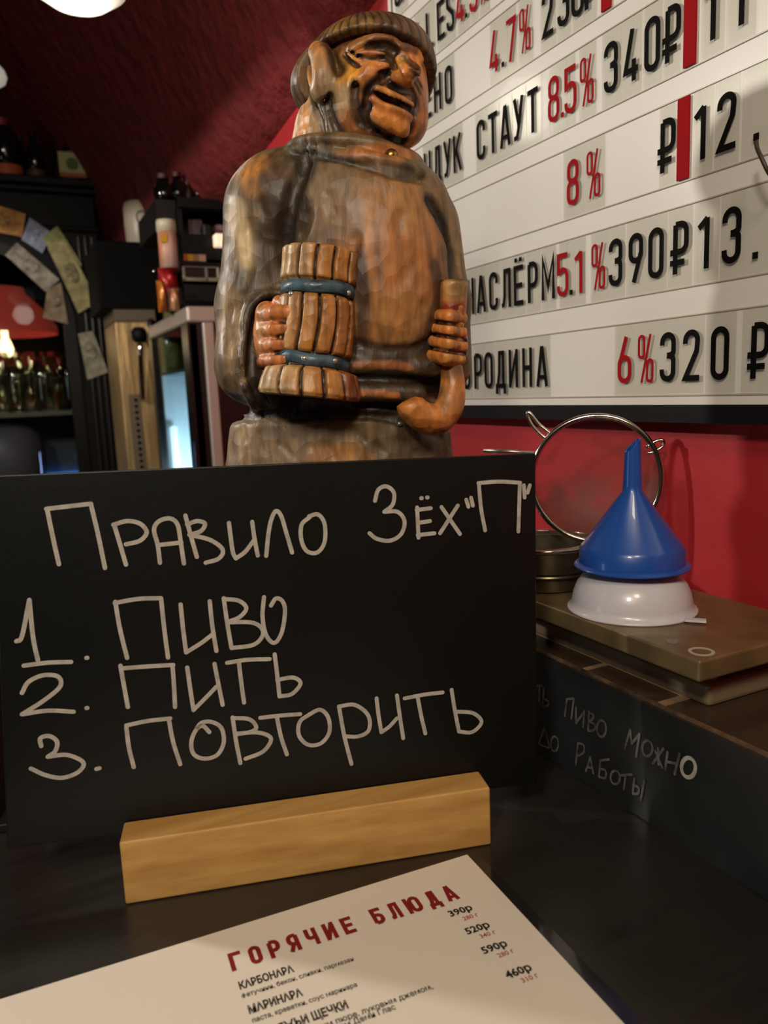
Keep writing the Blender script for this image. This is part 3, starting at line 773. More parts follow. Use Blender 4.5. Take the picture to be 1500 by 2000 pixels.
def sculpt(f, lo, hi, h, strokes=(), clip=None, noise=None):
    """grid evaluation, carved/raised strokes, then meshing. strokes: (L3, r, sign, k)"""
    lo, hi = np.asarray(lo), np.asarray(hi)
    n = np.ceil((hi - lo) / h).astype(int) + 1
    ax = [lo[i] + h * np.arange(n[i]) for i in range(3)]
    G = np.stack(np.meshgrid(*ax, indexing='ij'), -1).reshape(-1, 3)
    D = np.concatenate([f(G[i:i + 400000]) for i in range(0, len(G), 400000)]).reshape(n)
    for L, r, sg, k in strokes:
        L = np.asarray(L); m = r + k + 2 * h
        a = np.clip(np.floor((L.min(0) - m - lo) / h).astype(int), 0, n - 1); b = np.clip(np.ceil((L.max(0) + m - lo) / h).astype(int) + 1, 1, n)
        if np.any(b <= a): continue
        s = tuple(slice(p, q) for p, q in zip(a, b))
        g = np.stack(np.meshgrid(*[ax[i][a[i]:b[i]] for i in range(3)], indexing='ij'), -1).reshape(-1, 3)
        d = (seg_dist(g, L) - r).reshape(tuple(b - a))
        D[s] = smin(D[s], d, k) if sg > 0 else smax(D[s], -d, k)
    if clip is not None:
        D = np.maximum(D, clip(G).reshape(n))
    if noise is not None:
        D = D + noise(G).reshape(n)
    return nets(D.astype(np.float32), lo, h)
def on(f, pts, r, sg, k=2.0, off=0.0, step=6.0):
    p = dens(pts, step); L = trace(f, p)
    if off: L = L - L / np.linalg.norm(L, axis=1)[:, None] * off * K
    return (L, r * K, sg, k * K)
def lattice(P, sc, seed):
    """smooth value noise"""
    q = P * sc; i = np.floor(q).astype(np.int64); fr = q - i; fr = fr * fr * (3 - 2 * fr)
    def hsh(a, b, c):
        x = (a * 73856093) ^ (b * 19349663) ^ (c * 83492791) ^ (seed * 2654435)
        x = (x ^ (x >> 13)) * 1274126177 & 0x7fffffff
        return (x % 10007) / 10007.0
    r = 0
    for a in (0, 1):
        for b in (0, 1):
            for c in (0, 1):
                wgt = (fr[:, 0] if a else 1 - fr[:, 0]) * (fr[:, 1] if b else 1 - fr[:, 1]) * (fr[:, 2] if c else 1 - fr[:, 2])
                r = r + wgt * hsh(i[:, 0] + a, i[:, 1] + b, i[:, 2] + c)
    return r
def cells(P, sc, seed):
    """distance to scattered points: scooped gouge marks"""
    q = P * np.asarray(sc); i = np.floor(q).astype(np.int64); best = np.full(len(P), 9.0)
    for a in (-1, 0, 1):
        for b in (-1, 0, 1):
            for c in (-1, 0, 1):
                j = i + [a, b, c]
                x = (j[:, 0] * 73856093) ^ (j[:, 1] * 19349663) ^ (j[:, 2] * 83492791) ^ seed
                h1 = ((x * 1103515245 + 12345) & 0x7fffffff) % 1009 / 1009.0
                h2 = ((x * 22695477 + 1) & 0x7fffffff) % 1013 / 1013.0
                h3 = ((x * 134775813 + 7) & 0x7fffffff) % 1019 / 1019.0
                best = np.minimum(best, np.linalg.norm(q - (j + np.stack([h1, h2, h3], 1)), axis=1))
    return best
def pigment(V, base, blobs=(), lines=(), edge=0.35, seed=3):
    """base colour, then soft painted blobs (px,py,rx,ry,colour,strength) and painted strokes (L3,r,colour,strength)"""
    px, py = proj(V)
    nz = lattice(V, 90, seed) * 0.6 + lattice(V, 260, seed + 1) * 0.4
    C = np.tile(lin(base), (len(V), 1)) * (0.72 + 0.55 * nz)[:, None]
    wob = (nz - 0.5) * 0.9
    for bx, by, rx, ry, c, s in blobs:
        d = np.sqrt(((px - bx) / rx) ** 2 + ((py - by) / ry) ** 2) + wob
        wgt = s * np.clip((1.25 - d) / 0.6, 0, 1)
        C = C * (1 - wgt[:, None]) + lin(c) * (0.75 + 0.5 * nz)[:, None] * wgt[:, None]
    for L, r, c, s in lines:
        m = r * 1.8
        sel = np.where(np.all((V > L.min(0) - m) & (V < L.max(0) + m), axis=1))[0]
        if not len(sel): continue
        d = seg_dist(V[sel], L) / r + wob[sel] * 0.6
        wgt = s * np.clip((1.25 - d) / 0.6, 0, 1)[:, None]
        C[sel] = C[sel] * (1 - wgt) + lin(c) * wgt
    return np.clip(C, 0.002, 1)
def stat_part(name, V, Fs, C, m, parent):
    return mk(name, (yaw(V), Fs), m, parent, smooth=True, cols=C)
wood_m = paint_mat('carved_painted_wood', 0.52, 0.10, 3.0, (90, 0.5))
face_m = paint_mat('carved_face_wood', 0.45, 0.16, 3.0, (140, 0.4))
base_c = SP(664, 1000, 10)
st = thing('carved_statue', 'painted wooden statue of a grinning stout man with mug and pipe', 'statue', tuple(yaw(np.array([base_c[0], base_c[1], CZ]))))

# ---- body: coat, arms, belly and skirt
sk_t, sk_b = SP(662, 812, 8), SP(664, 1370, 8)
def skirt(P):
    t = np.clip((sk_t[2] - P[:, 2]) / (sk_t[2] - sk_b[2]), 0, 1)
    rx = (207 + 30 * np.clip(t * 4, 0, 1) - 12 * t) * K; rd = (104 + 12 * np.clip(t * 3, 0, 1)) * K
    cx = sk_t[0] + (sk_b[0] - sk_t[0]) * t; cy = sk_t[1]
    q = np.sqrt(((P[:, 0] - cx) / rx) ** 2 + ((P[:, 1] - cy) / rd) ** 2)
    d = (q - 1) * np.minimum(rx, rd)
    return smax(d, P[:, 2] - sk_t[2], 14 * K)
BODY = [ELL(690, 560, 0, 170, 300, 104, 10), ELL(742, 545, -40, 128, 205, 98, 45), ELL(700, 430, -5, 140, 120, 105, 40),
        ELL(548, 405, 5, 98, 100, 88, 40), ELL(806, 425, 5, 70, 84, 80, 40),
        CONE((522, 420, 5), (502, 600, -5), 78, 72, 18), CONE((500, 600, -5), (496, 715, -45), 74, 70, 20),
        CONE((496, 715, -45), (520, 745, -70), 66, 52, 20),
        CONE((838, 440, 10), (862, 590, 5), 56, 52, 12), CONE((862, 590, 5), (866, 715, -15), 54, 53, 20),
        ELL(676, 735, 5, 196, 90, 115, 20), CONE((650, 715, -105), (850, 715, -78), 21, 20, 5), CONE((650, 765, -108), (815, 768, -92), 19, 17, 5),
        ELL(694, 303, -4, 122, 24, 92, 12, -9), ELL(668, 800, 0, 192, 34, 96, 14),
        (skirt, 6 * K)]
fb = field(BODY)
ES = []     # strokes on the body
def E(pts, r, sg=-1, k=6, off=0): s_ = on(fb, pts, r, sg, k, off); ES.append(s_); return s_[0]
g_arm = E([(596, 316), (574, 372), (562, 430), (557, 480), (566, 540)], 14, -1, 9)
g_arm2 = E([(842, 392), (862, 430), (876, 480), (880, 535)], 10, -1, 8)
g_waist = E([(452, 800), (520, 806), (620, 812), (720, 812), (800, 828), (860, 850)], 7, -1, 8)
g_cuff = E([(566, 588), (520, 596), (500, 625), (490, 690), (492, 750), (512, 792)], 15, -1, 8)
r_cuff = E([(566, 574), (514, 578), (484, 612), (474, 690), (477, 750), (500, 800)], 8, 1, 6)
E([(452, 600), (446, 660), (450, 720)], 5, -1, 8); E([(470, 590), (462, 650), (464, 700), (476, 742)], 4, -1, 8)
g_belly = E([(700, 672), (760, 684), (820, 676), (862, 640)], 6, -1, 10)
g_f1 = E([(690, 738), (760, 740), (840, 742)], 5, -1, 8)
g_f2 = E([(690, 790), (760, 792), (800, 800)], 6, -1, 8)
g_c1 = E([(572, 300), (620, 306), (700, 322), (770, 345), (818, 352)], 5, -1, 8)
r_col = E([(566, 292), (602, 290), (640, 296), (705, 312)], 6, 1, 8)
r_col2 = E([(690, 300), (740, 312), (800, 326), (822, 340)], 11, 1, 5)
E([(598, 268), (602, 296)], 3, -1, 4); E([(612, 266), (618, 300)], 3, -1, 4)
for px_, py_, ln, ang in [(470, 835, 26, 70), (505, 850, 30, 60), (545, 840, 28, 80), (560, 875, 24, 40), (600, 850, 26, 65), (640, 870, 26, 50), (700, 850, 22, 30), (735, 870, 26, 25), (780, 860, 24, 20), (820, 880, 24, 25), (480, 880, 24, 75), (525, 890, 22, 65)]:
    a = math.radians(ang)
    E([(px_, py_), (px_ + ln * math.cos(a) * 0.6, py_ + ln * math.sin(a))], 7, -1, 8, 3)
for px_, py_ in [(470, 455), (505, 395), (480, 520), (600, 420), (640, 380), (690, 470), (610, 500), (780, 420), (720, 600), (735, 640), (830, 600), (455, 640), (800, 520)]:
    E([(px_, py_), (px_ + RNG.uniform(-14, 14), py_ + RNG.uniform(18, 40))], 11, -1, 10, 8)
lo = np.array([SP(405, 600, 0)[0], SP(600, 600, -175)[1], CZ - 0.003]); hi = np.array([SP(935, 600, 0)[0], SP(600, 600, 170)[1], SP(600, 255, 20)[2]])
def gouge(P): return (cells(P, (55, 55, 34), 11) - 0.6) * 3.4 * K
V, Fq = sculpt(fb, lo, hi, 0.0017, ES, clip=lambda P: CZ + 0.0004 - P[:, 2], noise=gouge)
DK, DK2 = (34, 25, 17), (62, 48, 34)
def PL(pts, r, c, s): return (trace(fb, dens(pts, 8)), r * K, c, s)
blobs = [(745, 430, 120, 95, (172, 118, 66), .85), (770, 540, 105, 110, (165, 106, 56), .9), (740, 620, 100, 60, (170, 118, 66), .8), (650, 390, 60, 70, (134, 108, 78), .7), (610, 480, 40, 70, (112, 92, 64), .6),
         (505, 345, 46, 40, (190, 128, 58), .85), (462, 425, 20, 40, (205, 180, 140), .8), (478, 485, 22, 55, (214, 188, 142), .85), (534, 430, 40, 112, (64, 48, 31), .85), (508, 690, 22, 90, (50, 37, 25), .85), (545, 760, 50, 40, (34, 25, 17), .85), (545, 350, 22, 45, (66, 54, 40), .6),  # pale arm blobs paint the lamp's highlight on the left arm
         (480, 548, 38, 26, (74, 60, 44), .75), (450, 640, 22, 80, (172, 142, 104), .7), (480, 690, 20, 70, (152, 122, 86), .6), (462, 782, 38, 20, (122, 120, 124), .8),  # bluish blob paints cool light on the sleeve bottom
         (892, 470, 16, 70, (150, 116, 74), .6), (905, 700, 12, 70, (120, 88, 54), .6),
         (755, 712, 115, 24, (50, 34, 22), .85), (705, 560, 16, 90, (70, 47, 29), .75), (760, 745, 120, 22, DK, .9), (760, 765, 110, 20, (70, 48, 28), .7), (760, 795, 110, 16, DK, .8),  # narrow blob right of the mug paints its shadow on the belly
         (560, 870, 130, 55, (146, 120, 90), .7), (665, 890, 60, 26, (188, 128, 58), .7), (790, 870, 80, 30, (92, 74, 54), .6), (470, 870, 30, 40, (168, 140, 106), .7),
         (590, 290, 30, 18, (92, 86, 66), .8), (740, 300, 70, 18, (190, 116, 56), .85), (790, 335, 45, 18, (58, 50, 36), .8), (640, 270, 60, 14, (120, 92, 60), .6), (700, 312, 80, 8, (84, 74, 54), .6)]
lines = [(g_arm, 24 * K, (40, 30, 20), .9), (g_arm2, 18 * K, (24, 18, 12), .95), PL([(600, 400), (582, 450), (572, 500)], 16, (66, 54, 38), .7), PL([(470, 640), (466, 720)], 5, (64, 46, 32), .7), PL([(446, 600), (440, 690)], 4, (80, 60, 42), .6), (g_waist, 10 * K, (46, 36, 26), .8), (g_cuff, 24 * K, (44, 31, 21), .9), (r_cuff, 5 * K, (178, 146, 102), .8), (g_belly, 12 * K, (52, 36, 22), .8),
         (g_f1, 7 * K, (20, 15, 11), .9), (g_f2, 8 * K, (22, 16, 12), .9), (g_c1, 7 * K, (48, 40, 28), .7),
         PL([(700, 505), (712, 560), (708, 640), (700, 700)], 13, (58, 38, 24), .75), PL([(556, 500), (560, 560)], 12, DK, .7), PL([(695, 712), (770, 712), (800, 718)], 7, (158, 98, 48), .85), PL([(690, 768), (740, 768), (775, 772)], 6, (190, 118, 58), .85),  # first stroke paints the mug's cast shadow on the belly
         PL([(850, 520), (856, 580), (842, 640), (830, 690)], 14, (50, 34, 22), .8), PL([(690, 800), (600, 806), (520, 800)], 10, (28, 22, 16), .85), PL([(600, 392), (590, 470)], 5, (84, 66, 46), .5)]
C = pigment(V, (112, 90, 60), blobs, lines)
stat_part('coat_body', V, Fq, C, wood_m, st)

# ---- head
HEAD = [ELL(712, 172, 12, 110, 76, 104, 10), ELL(738, 112, 0, 80, 46, 84, 40), ELL(726, 205, -12, 102, 92, 104, 25), CONE((671, 268, 20), (668, 300, 22), 92, 96, 18), CONE((765, 235, -50), (790, 240, -40), 46, 40, 22)]
fh0 = field(HEAD)
def h_(x, y): return (620 + .15333 * x, 40 + .15333 * y)
def HL(l): return [h_(*p) for p in l]
HS = []; HC = []
def HE(l, r, sg=-1, k=3, off=0, col=None, cr=1.0, cs=0.9, raw=False, f=None):
    s_ = on(f or fh0, l if raw else HL(l), r * (1.18 if sg < 0 else 1.0), sg, k, off, 4.0); HS.append(s_)
    if col: HC.append((s_[0], max(r * cr * (1.45 if sg < 0 else 1.0), 3.0) * K, col, cs))
    return s_[0]
OR, YO, BR_C, BK_ = (206, 128, 58), (218, 152, 52), (96, 58, 32), (22, 14, 10)
# nose as added volumes so that later strokes sit on them
n1, n2 = trace(fh0, [h_(1000, 480), h_(1075, 700)])
vdir = np.array([0.42, -0.9, 0.0])
HEAD.append((lambda P, a=n1 + vdir * 10 * K, b=n2 + vdir * 34 * K + np.array([0.0, 0, -6 * K]): s_cone(P, a, b, 10 * K, 17 * K), 4 * K))
al1, al2 = trace(fh0, [h_(960, 745), h_(1170, 800)])
HEAD.append((lambda P, a=al1 + vdir * 10 * K, b=n2 + vdir * 24 * K + np.array([0, 0, -14 * K]): s_cone(P, a, b, 9 * K, 13 * K), 4 * K))
b1, b2 = trace(fh0, [h_(520, 300), h_(900, 250)])
fh = field(HEAD)
# brows and eye sockets
HE([(430, 350), (560, 280), (700, 235), (840, 228), (960, 262), (1020, 330)], 8, 1, 5, 0, OR, 1.0, .8)
HE([(440, 370), (540, 320), (680, 255)], 5, 1, 3, 3, YO, 1.0, .9)
HE([(1050, 350), (1150, 345), (1250, 400), (1300, 500)], 8, 1, 5, 0, BR_C, 1.0, .8)
HE([(680, 345), (800, 335), (900, 345), (985, 395)], 8, -1, 4, 0, BK_, 1.15, .95)
HE([(880, 420), (930, 470), (925, 560)], 6, -1, 4, 0, BK_, 1.3, .9)
HE([(1070, 450), (1160, 460), (1260, 540)], 9, -1, 4, 0, BK_, 1.2, .95)
HE([(500, 432), (620, 408), (740, 410), (845, 440)], 4, 1, 2, 2, (176, 104, 54), 1.0, .8)
HE([(520, 470), (640, 492), (830, 488)], 4.5, -1, 2, 0, BK_, 1.1, .95)
HE([(400, 430), (480, 500), (600, 540), (760, 545), (890, 570)], 4, 1, 2, 2, (196, 132, 74), 1.0, .8)
HE([(640, 610), (760, 625), (890, 605)], 5, 1, 3, 2, (120, 70, 38), 1.0, .8)
HE([(350, 430), (400, 500), (520, 590), (670, 655), (840, 665)], 3, -1, 2, 0, (48, 28, 18), 1.2, .9)
HE([(430, 350), (450, 420), (520, 450)], 2.5, -1, 2, 0, (48, 28, 18), 1.2, .9)
HE([(1180, 660), (1260, 720), (1330, 850)], 3, -1, 2, 0, (60, 36, 22), 1.3, .9); HE([(1170, 720), (1240, 790), (1310, 920)], 3, -1, 2, 0, (60, 36, 22), 1.3, .9)
# cheeks, mouth, chin
HE([(905, 690), (850, 735), (740, 780), (670, 850), (640, 950), (630, 1060), (600, 1150)], 7, -1, 5, 0, BK_, 1.2, .95)
HE([(640, 700), (560, 760), (500, 800)], 14, 1, 12, -6)
HE([(940, 830), (1040, 880), (1180, 900)], 5, -1, 3, 0, BK_, 1.3, .95)
HE([(765, 880), (900, 935), (1050, 1010), (1180, 1090)], 7.5, 1, 3, 3, (198, 140, 70), 1.0, .9)
HE([(760, 950), (880, 1000), (1040, 1065), (1190, 1165)], 7, -1, 3, 0, BK_, 1.1, .97)
HE([(708, 1005), (820, 1085), (960, 1135), (1090, 1190), (1165, 1240)], 7.5, 1, 3, 4, (168, 84, 52), 1.0, .9)
HE([(810, 1075), (960, 1110), (1100, 1160)], 2.5, 1, 2, 9, (200, 150, 84), 1.2, .8)
HE([(690, 1090), (850, 1180), (1000, 1240), (1130, 1300)], 4.5, -1, 3, 0, (54, 30, 20), 1.2, .9)
HE([(760, 1200), (900, 1290), (1060, 1370)], 17, 1, 8, -4, (206, 138, 58), 1.0, .75)
HE([(700, 1330), (830, 1420), (980, 1490), (1080, 1530)], 7, -1, 5, 0, BK_, 1.3, .95)
HE([(660, 1080), (650, 1200), (690, 1330), (760, 1400)], 5, -1, 4, 0, (40, 26, 18), 1.3, .9)
HE([(1200, 870), (1250, 1000), (1230, 1200), (1170, 1400)], 5, -1, 4, 0, (50, 30, 20), 1.4, .9)
HE([(490, 820), (468, 960), (480, 1130), (545, 1300)], 6, -1, 5, 0, (78, 62, 42), 1.3, .9)
HE([(530, 1180), (560, 1300), (640, 1380)], 5, -1, 4, 0, (44, 30, 20), 1.3, .85)
# temple, ear, neck
HE([(130, 310), (150, 420), (200, 520), (270, 640)], 7, -1, 5, 0, (46, 27, 18), 1.5, .9)
HE([(180, 300), (320, 230), (520, 150), (760, 110), (1000, 150), (1180, 260)], 8, -1, 8, 2, (104, 66, 40), 1.8, .85)
er = lambda l: [(400 + .26667 * x, .26667 * y) for x, y in l]
HE(er([(845, 395), (868, 480), (872, 580), (858, 660)]), 21, 1, 5, 4, None, 1, 1, True)
HE(er([(862, 345), (805, 392), (772, 470), (768, 560), (790, 650)]), 4.5, 1, 3, 10, (214, 150, 66), 1.2, .95, True)
HE(er([(822, 430), (812, 490), (818, 560)]), 8, -1, 5, 9, (92, 86, 74), 1.3, .9, True)
HE(er([(750, 520), (756, 600), (790, 700), (850, 728), (920, 700)]), 4, -1, 4, 0, (70, 50, 34), 1.3, .8, True)
HE(er([(905, 760), (930, 860), (985, 990)]), 6, -1, 5, 0, (62, 50, 38), 1.6, .9, True); HE(er([(800, 730), (850, 850), (870, 960)]), 4, -1, 4, 0, (84, 66, 48), 1.6, .8, True)
for l_, r_, c_ in (([(1000, 500), (1040, 600), (1090, 700)], 13, YO), ([(1090, 640), (1130, 760), (1160, 830)], 12, (214, 124, 58)), ([(950, 730), (1020, 770), (1090, 810)], 9, OR), ([(1150, 840), (1185, 850)], 6, (168, 84, 44))):
    HC.append((trace(fh, dens(HL(l_), 4)), r_ * K, c_, .95))
lo = np.array([SP(555, 150, 0)[0], SP(700, 150, -190)[1], SP(600, 320, 0)[2]]); hi = np.array([SP(850, 150, 0)[0], SP(700, 150, 145)[1], SP(700, 8, 30)[2]])
V, Fq = sculpt(fh, lo, hi, 0.00095, HS, noise=lambda P: (cells(P, (130, 130, 90), 5) - 0.6) * 0.7 * K)
blobs = [(640, 175, 55, 90, (176, 142, 96), .8), (625, 230, 60, 60, (150, 126, 90), .7), (585, 220, 18, 70, (212, 142, 56), .7), (680, 135, 28, 34, (222, 156, 52), .85), (676, 190, 16, 24, (206, 178, 136), .85), (700, 240, 50, 26, (196, 124, 72), .8),
         (790, 130, 12, 22, (224, 156, 48), .95), (785, 160, 22, 14, (206, 126, 66), .8), (672, 85, 40, 16, (110, 70, 42), .7), (760, 82, 70, 14, (112, 74, 44), .8), (800, 95, 24, 12, (150, 88, 46), .6), (642, 160, 14, 22, (170, 150, 118), .7),
         (822, 220, 14, 60, (168, 100, 52), .7), (640, 270, 60, 16, (84, 70, 50), .6), (720, 270, 70, 12, (92, 54, 32), .7)]
C = pigment(V, OR, blobs, HC, seed=9)
stat_part('head', V, Fq, C, face_m, st)

# ---- hair: a ribbed cap of carved hair
hc = SP(709, 168, 12); hc2 = SP(738, 110, 0)
p_r, p_f, p_l = SP(826, 128, -25), SP(764, 46, -110), SP(630, 86, -60)
nf = np.cross(p_l - p_f, p_r - p_f); nf /= np.linalg.norm(nf)
if nf[2] < 0: nf = -nf
p_b = SP(590, 240, 60)
nbk = np.array([-0.35, 0.93, 0.1]); nbk /= np.linalg.norm(nbk)
cb_pt = SP(618, 150, -34)
def hair(P):
    q = (P - hc)
    phi = np.arctan2(q[:, 1] + 0.004, q[:, 0])
    rib = (np.abs(np.sin(phi * 21 + 0.6 * np.sin(phi * 5)))) ** 0.6
    el = smin(s_ell(P, hc, np.array([129, 118, 80]) * K), s_ell(P, hc2, np.array([91, 96, 54]) * K), 46 * K) - rib * 3.6 * K * np.clip((P[:, 2] - hc[2] + 0.03) / 0.03, 0, 1)
    front = -(P - p_f) @ nf
    back = np.maximum(-((P - cb_pt) @ nbk), (p_b[2] - P[:, 2]))
    cut = np.minimum(front, back)
    inner = -smin(s_ell(P, hc, np.array([104, 100, 66]) * K), s_ell(P, hc2, np.array([76, 80, 42]) * K), 46 * K)
    return smax(smax(el, cut, 5 * K), inner, 2 * K)
lo = np.array([SP(555, 150, 0)[0], SP(700, 150, -140)[1], SP(600, 245, 40)[2]]); hi = np.array([SP(850, 150, 0)[0], SP(700, 150, 170)[1], SP(700, -5, 30)[2]])
V, Fq = sculpt(hair, lo, hi, 0.0011)
q = V - hc; phi = np.arctan2(q[:, 1] + 0.004, q[:, 0])
rib = np.abs(np.sin(phi * 21 + 0.6 * np.sin(phi * 5)))
C = pigment(V, (98, 70, 44), [(680, 60, 40, 30, (150, 112, 50), .5), (720, 50, 16, 16, (158, 120, 54), .6), (600, 150, 30, 50, (120, 92, 60), .5)], [], seed=21)
C = C * (0.16 + 0.95 * np.clip(rib * 1.5, 0, 1))[:, None]      # dark stain brushed into the carved strands
stat_part('hair', V, Fq, C, wood_m, st)

# ---- mug of staves with two blue bands
mb, mt = SP(604, 778, -125), SP(629, 492, -112)
axm = (mt - mb); ML = np.linalg.norm(axm); axm /= ML
e1m = np.array([1.0, 0, 0]); e1m -= axm * (e1m @ axm); e1m /= np.linalg.norm(e1m); e2m = np.cross(axm, e1m)
prof = [(0, 0), (0.0, 70), (.004, 84), (.03, 88), (.10, 85), (.185, 78), (.20, 64), (.30, 62), (.315, 66), (.42, 67), (.55, 66), (.665, 64), (.68, 60), (.775, 60), (.79, 66), (.88, 65), (.985, 66), (1.0, 62), (1.0, 48), (.90, 46), (.9, 0)]
NT = 288
tt = np.array([p[0] for p in prof]); rr = np.array([p[1] for p in prof], float)
# refine the profile so that staves stay crisp
idx = np.linspace(0, len(prof) - 1, 110); tt = np.interp(idx, range(len(prof)), tt); rr = np.interp(idx, range(len(prof)), rr)
th_ = np.linspace(0, 2 * math.pi, NT, endpoint=False)
V, C = [], []
for i, (t, r) in enumerate(zip(tt, rr)):
    nst = 13
    ph = (th_ * nst / (2 * math.pi) + 0.12 * math.sin(t * 9) + (0.4 if t < .25 else (0.0 if t < .73 else 0.25))) % 1.0
    dgap = np.minimum(ph, 1 - ph)
    inb = (t > .205 and t < .30) or (t > .685 and t < .77)
    gap = 0 if (inb or idx[i] > 17.2 or r < 50 or t <= 0) else 1
    gr = np.clip(1 - dgap / 0.135, 0, 1) * gap
    bulge = (1 - (2 * np.abs(ph - 0.5)) ** 2) * 3.0 * gap
    R_ = (r + bulge - gr * 9.0) * K
    V.append(mb + axm * (t * ML) + (np.cos(th_)[:, None] * e1m + np.sin(th_)[:, None] * e2m) * R_[:, None])
    k = np.floor(th_ * nst / (2 * math.pi) + 0.12 * math.sin(t * 9) + (0.4 if t < .25 else (0.0 if t < .73 else 0.25))).astype(int)
    hsh = ((k * 37 + (11 if t > .73 else 0) + (23 if t < .25 else 0)) % 13) / 13.0
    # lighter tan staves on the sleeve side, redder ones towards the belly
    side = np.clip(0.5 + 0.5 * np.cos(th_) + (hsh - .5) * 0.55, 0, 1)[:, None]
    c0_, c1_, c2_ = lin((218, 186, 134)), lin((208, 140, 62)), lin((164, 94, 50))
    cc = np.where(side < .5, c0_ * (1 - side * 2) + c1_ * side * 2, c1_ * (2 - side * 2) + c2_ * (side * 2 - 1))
    streak = 0.75 + 0.35 * np.sin(th_ * 151 + t * 3)[:, None] * 0.4
    cc = cc * streak
    cc = cc * (1 - np.clip(gr * 1.3, 0, 1)[:, None]) + lin((24, 16, 10)) * np.clip(gr * 1.3, 0, 1)[:, None]
    if r < 68 and t < .01: cc = np.tile(lin((30, 22, 16)), (NT, 1))
    if inb: cc = np.tile(lin((40, 30, 22)), (NT, 1))
    C.append(cc)
n = len(tt)
Fm = [(i * NT + j, i * NT + (j + 1) % NT, (i + 1) * NT + (j + 1) % NT, (i + 1) * NT + j) for i in range(n - 1) for j in range(NT)]
mug = stat_part('mug', np.concatenate(V), Fm, np.concatenate(C), face_m, st)
band_m = mat('blue_painted_band', (78, 106, 120), 0.42, coat=0.2, noise=((36, 48, 56), 90, (1, 1, 1)), bump=(90, 0.4, 0.003))
nail_m = mat('steel_nail', (190, 184, 170), 0.3, 0.8)
def on_mug(t, ang, r): return mb + axm * (t * ML) + (math.cos(ang) * e1m + math.sin(ang) * e2m) * r * K
for t0, tilt in ((.252, -.015), (.73, .012)):
    vv, ff = [], []
    NB = 72
    for j in range(NB):
        a = 2 * math.pi * j / NB; tw = t0 + tilt * math.cos(a)+ .006 * math.sin(5 * a)
        for dt, r in ((-.04, 60), (-.038, 65), (0, 66.2), (.038, 65), (.04, 60)): vv.append(on_mug(tw + dt, a, r))
    for j in range(NB):
        for i in range(4): ff.append((j * 5 + i, ((j + 1) % NB) * 5 + i, ((j + 1) % NB) * 5 + i + 1, j * 5 + i + 1))
    mk('band', (yaw(np.array(vv)), ff), band_m, mug, smooth=True)
fm = lambda P: np.linalg.norm((P - mb) - ((P - mb) @ axm)[:, None] * axm, axis=1) - 66 * K
for p in [(568, 574), (682, 572), (594, 700), (655, 705)]:
    c = trace(fm, [p])[0]; nrm = c - mb; nrm -= axm * (nrm @ axm); nrm /= np.linalg.norm(nrm)
    mk('nail', lathe(yaw(c - nrm * 2 * K), [(5.5 * K, 0), (5 * K, 3 * K), (2.5 * K, 4.5 * K), (0.3 * K, 5 * K)], yaw(nrm), 14), nail_m, mug, smooth=True)

# ---- hands
def hand(name, ops, strokes, lo, hi, base, blobs, lines):
    f = field(ops)
    V, Fq = sculpt(f, lo, hi, 0.0008, [on(f, *s) for s in strokes], noise=lambda P: (cells(P, (160, 160, 160), 4) - 0.6) * 0.6 * K)
    L = [(trace(f, dens(l, 5)), r * K, c, s) for l, r, c, s in lines]
    stat_part(name, V, Fq, pigment(V, base, blobs, L, seed=31), face_m, st)
ops = [ELL(528, 665, -100, 30, 66, 34, 8), ELL(520, 610, -105, 18, 18, 24, 8)]
for y, x1, r in ((612, 566, 14.5), (643, 562, 15), (674, 560, 15), (703, 556, 14)):
    ops.append(CONE((516, y + 3, -116), (540, y, -150), r, r, 3)); ops.append(CONE((540, y, -150), (x1, y - 2, -160), r, r * .9, 3))
ops.append(CONE((545, 590, -110), (572, 606, -150), 12, 10, 4))
hand('hand', ops, [([(572, 628), (553, 629), (536, 630)], 3.5, -1, 3), ([(568, 658), (550, 659), (534, 660)], 3.5, -1, 3), ([(562, 689), (548, 689), (530, 690)], 3.5, -1, 3)],
     np.array([SP(485, 600, 0)[0], SP(500, 600, -190)[1], SP(500, 745, 0)[2]]), np.array([SP(592, 600, 0)[0], SP(500, 600, -50)[1], SP(500, 570, 0)[2]]), (204, 124, 64),
     [(510, 640, 10, 50, (206, 168, 118), .5), (520, 720, 40, 10, (90, 50, 28), .6)],
     [([(578, 628), (545, 629)], 5, BK_, .95), ([(574, 658), (542, 659)], 5, BK_, .95), ([(568, 689), (538, 689)], 5, BK_, .95), ([(505, 722), (548, 722)], 5, (40, 26, 18), .8)])
ops = [ELL(884, 668, -62, 28, 54, 30, 8)]
for (xa, ya), (xb, yb), r in (((852, 617), (905, 621), 13), ((848, 641), (905, 650), 13), ((845, 666), (906, 678), 13.5), ((842, 694), (900, 702), 14.5)):
    ops.append(CONE((xa + 4, ya, -88), ((xa + xb) / 2, (ya + yb) / 2, -112), r * .9, r, 3)); ops.append(CONE(((xa + xb) / 2, (ya + yb) / 2, -112), (xb - 6, yb, -86), r, r, 3))
ops.append(CONE((872, 608, -70), (896, 602, -100), 11, 9, 4))
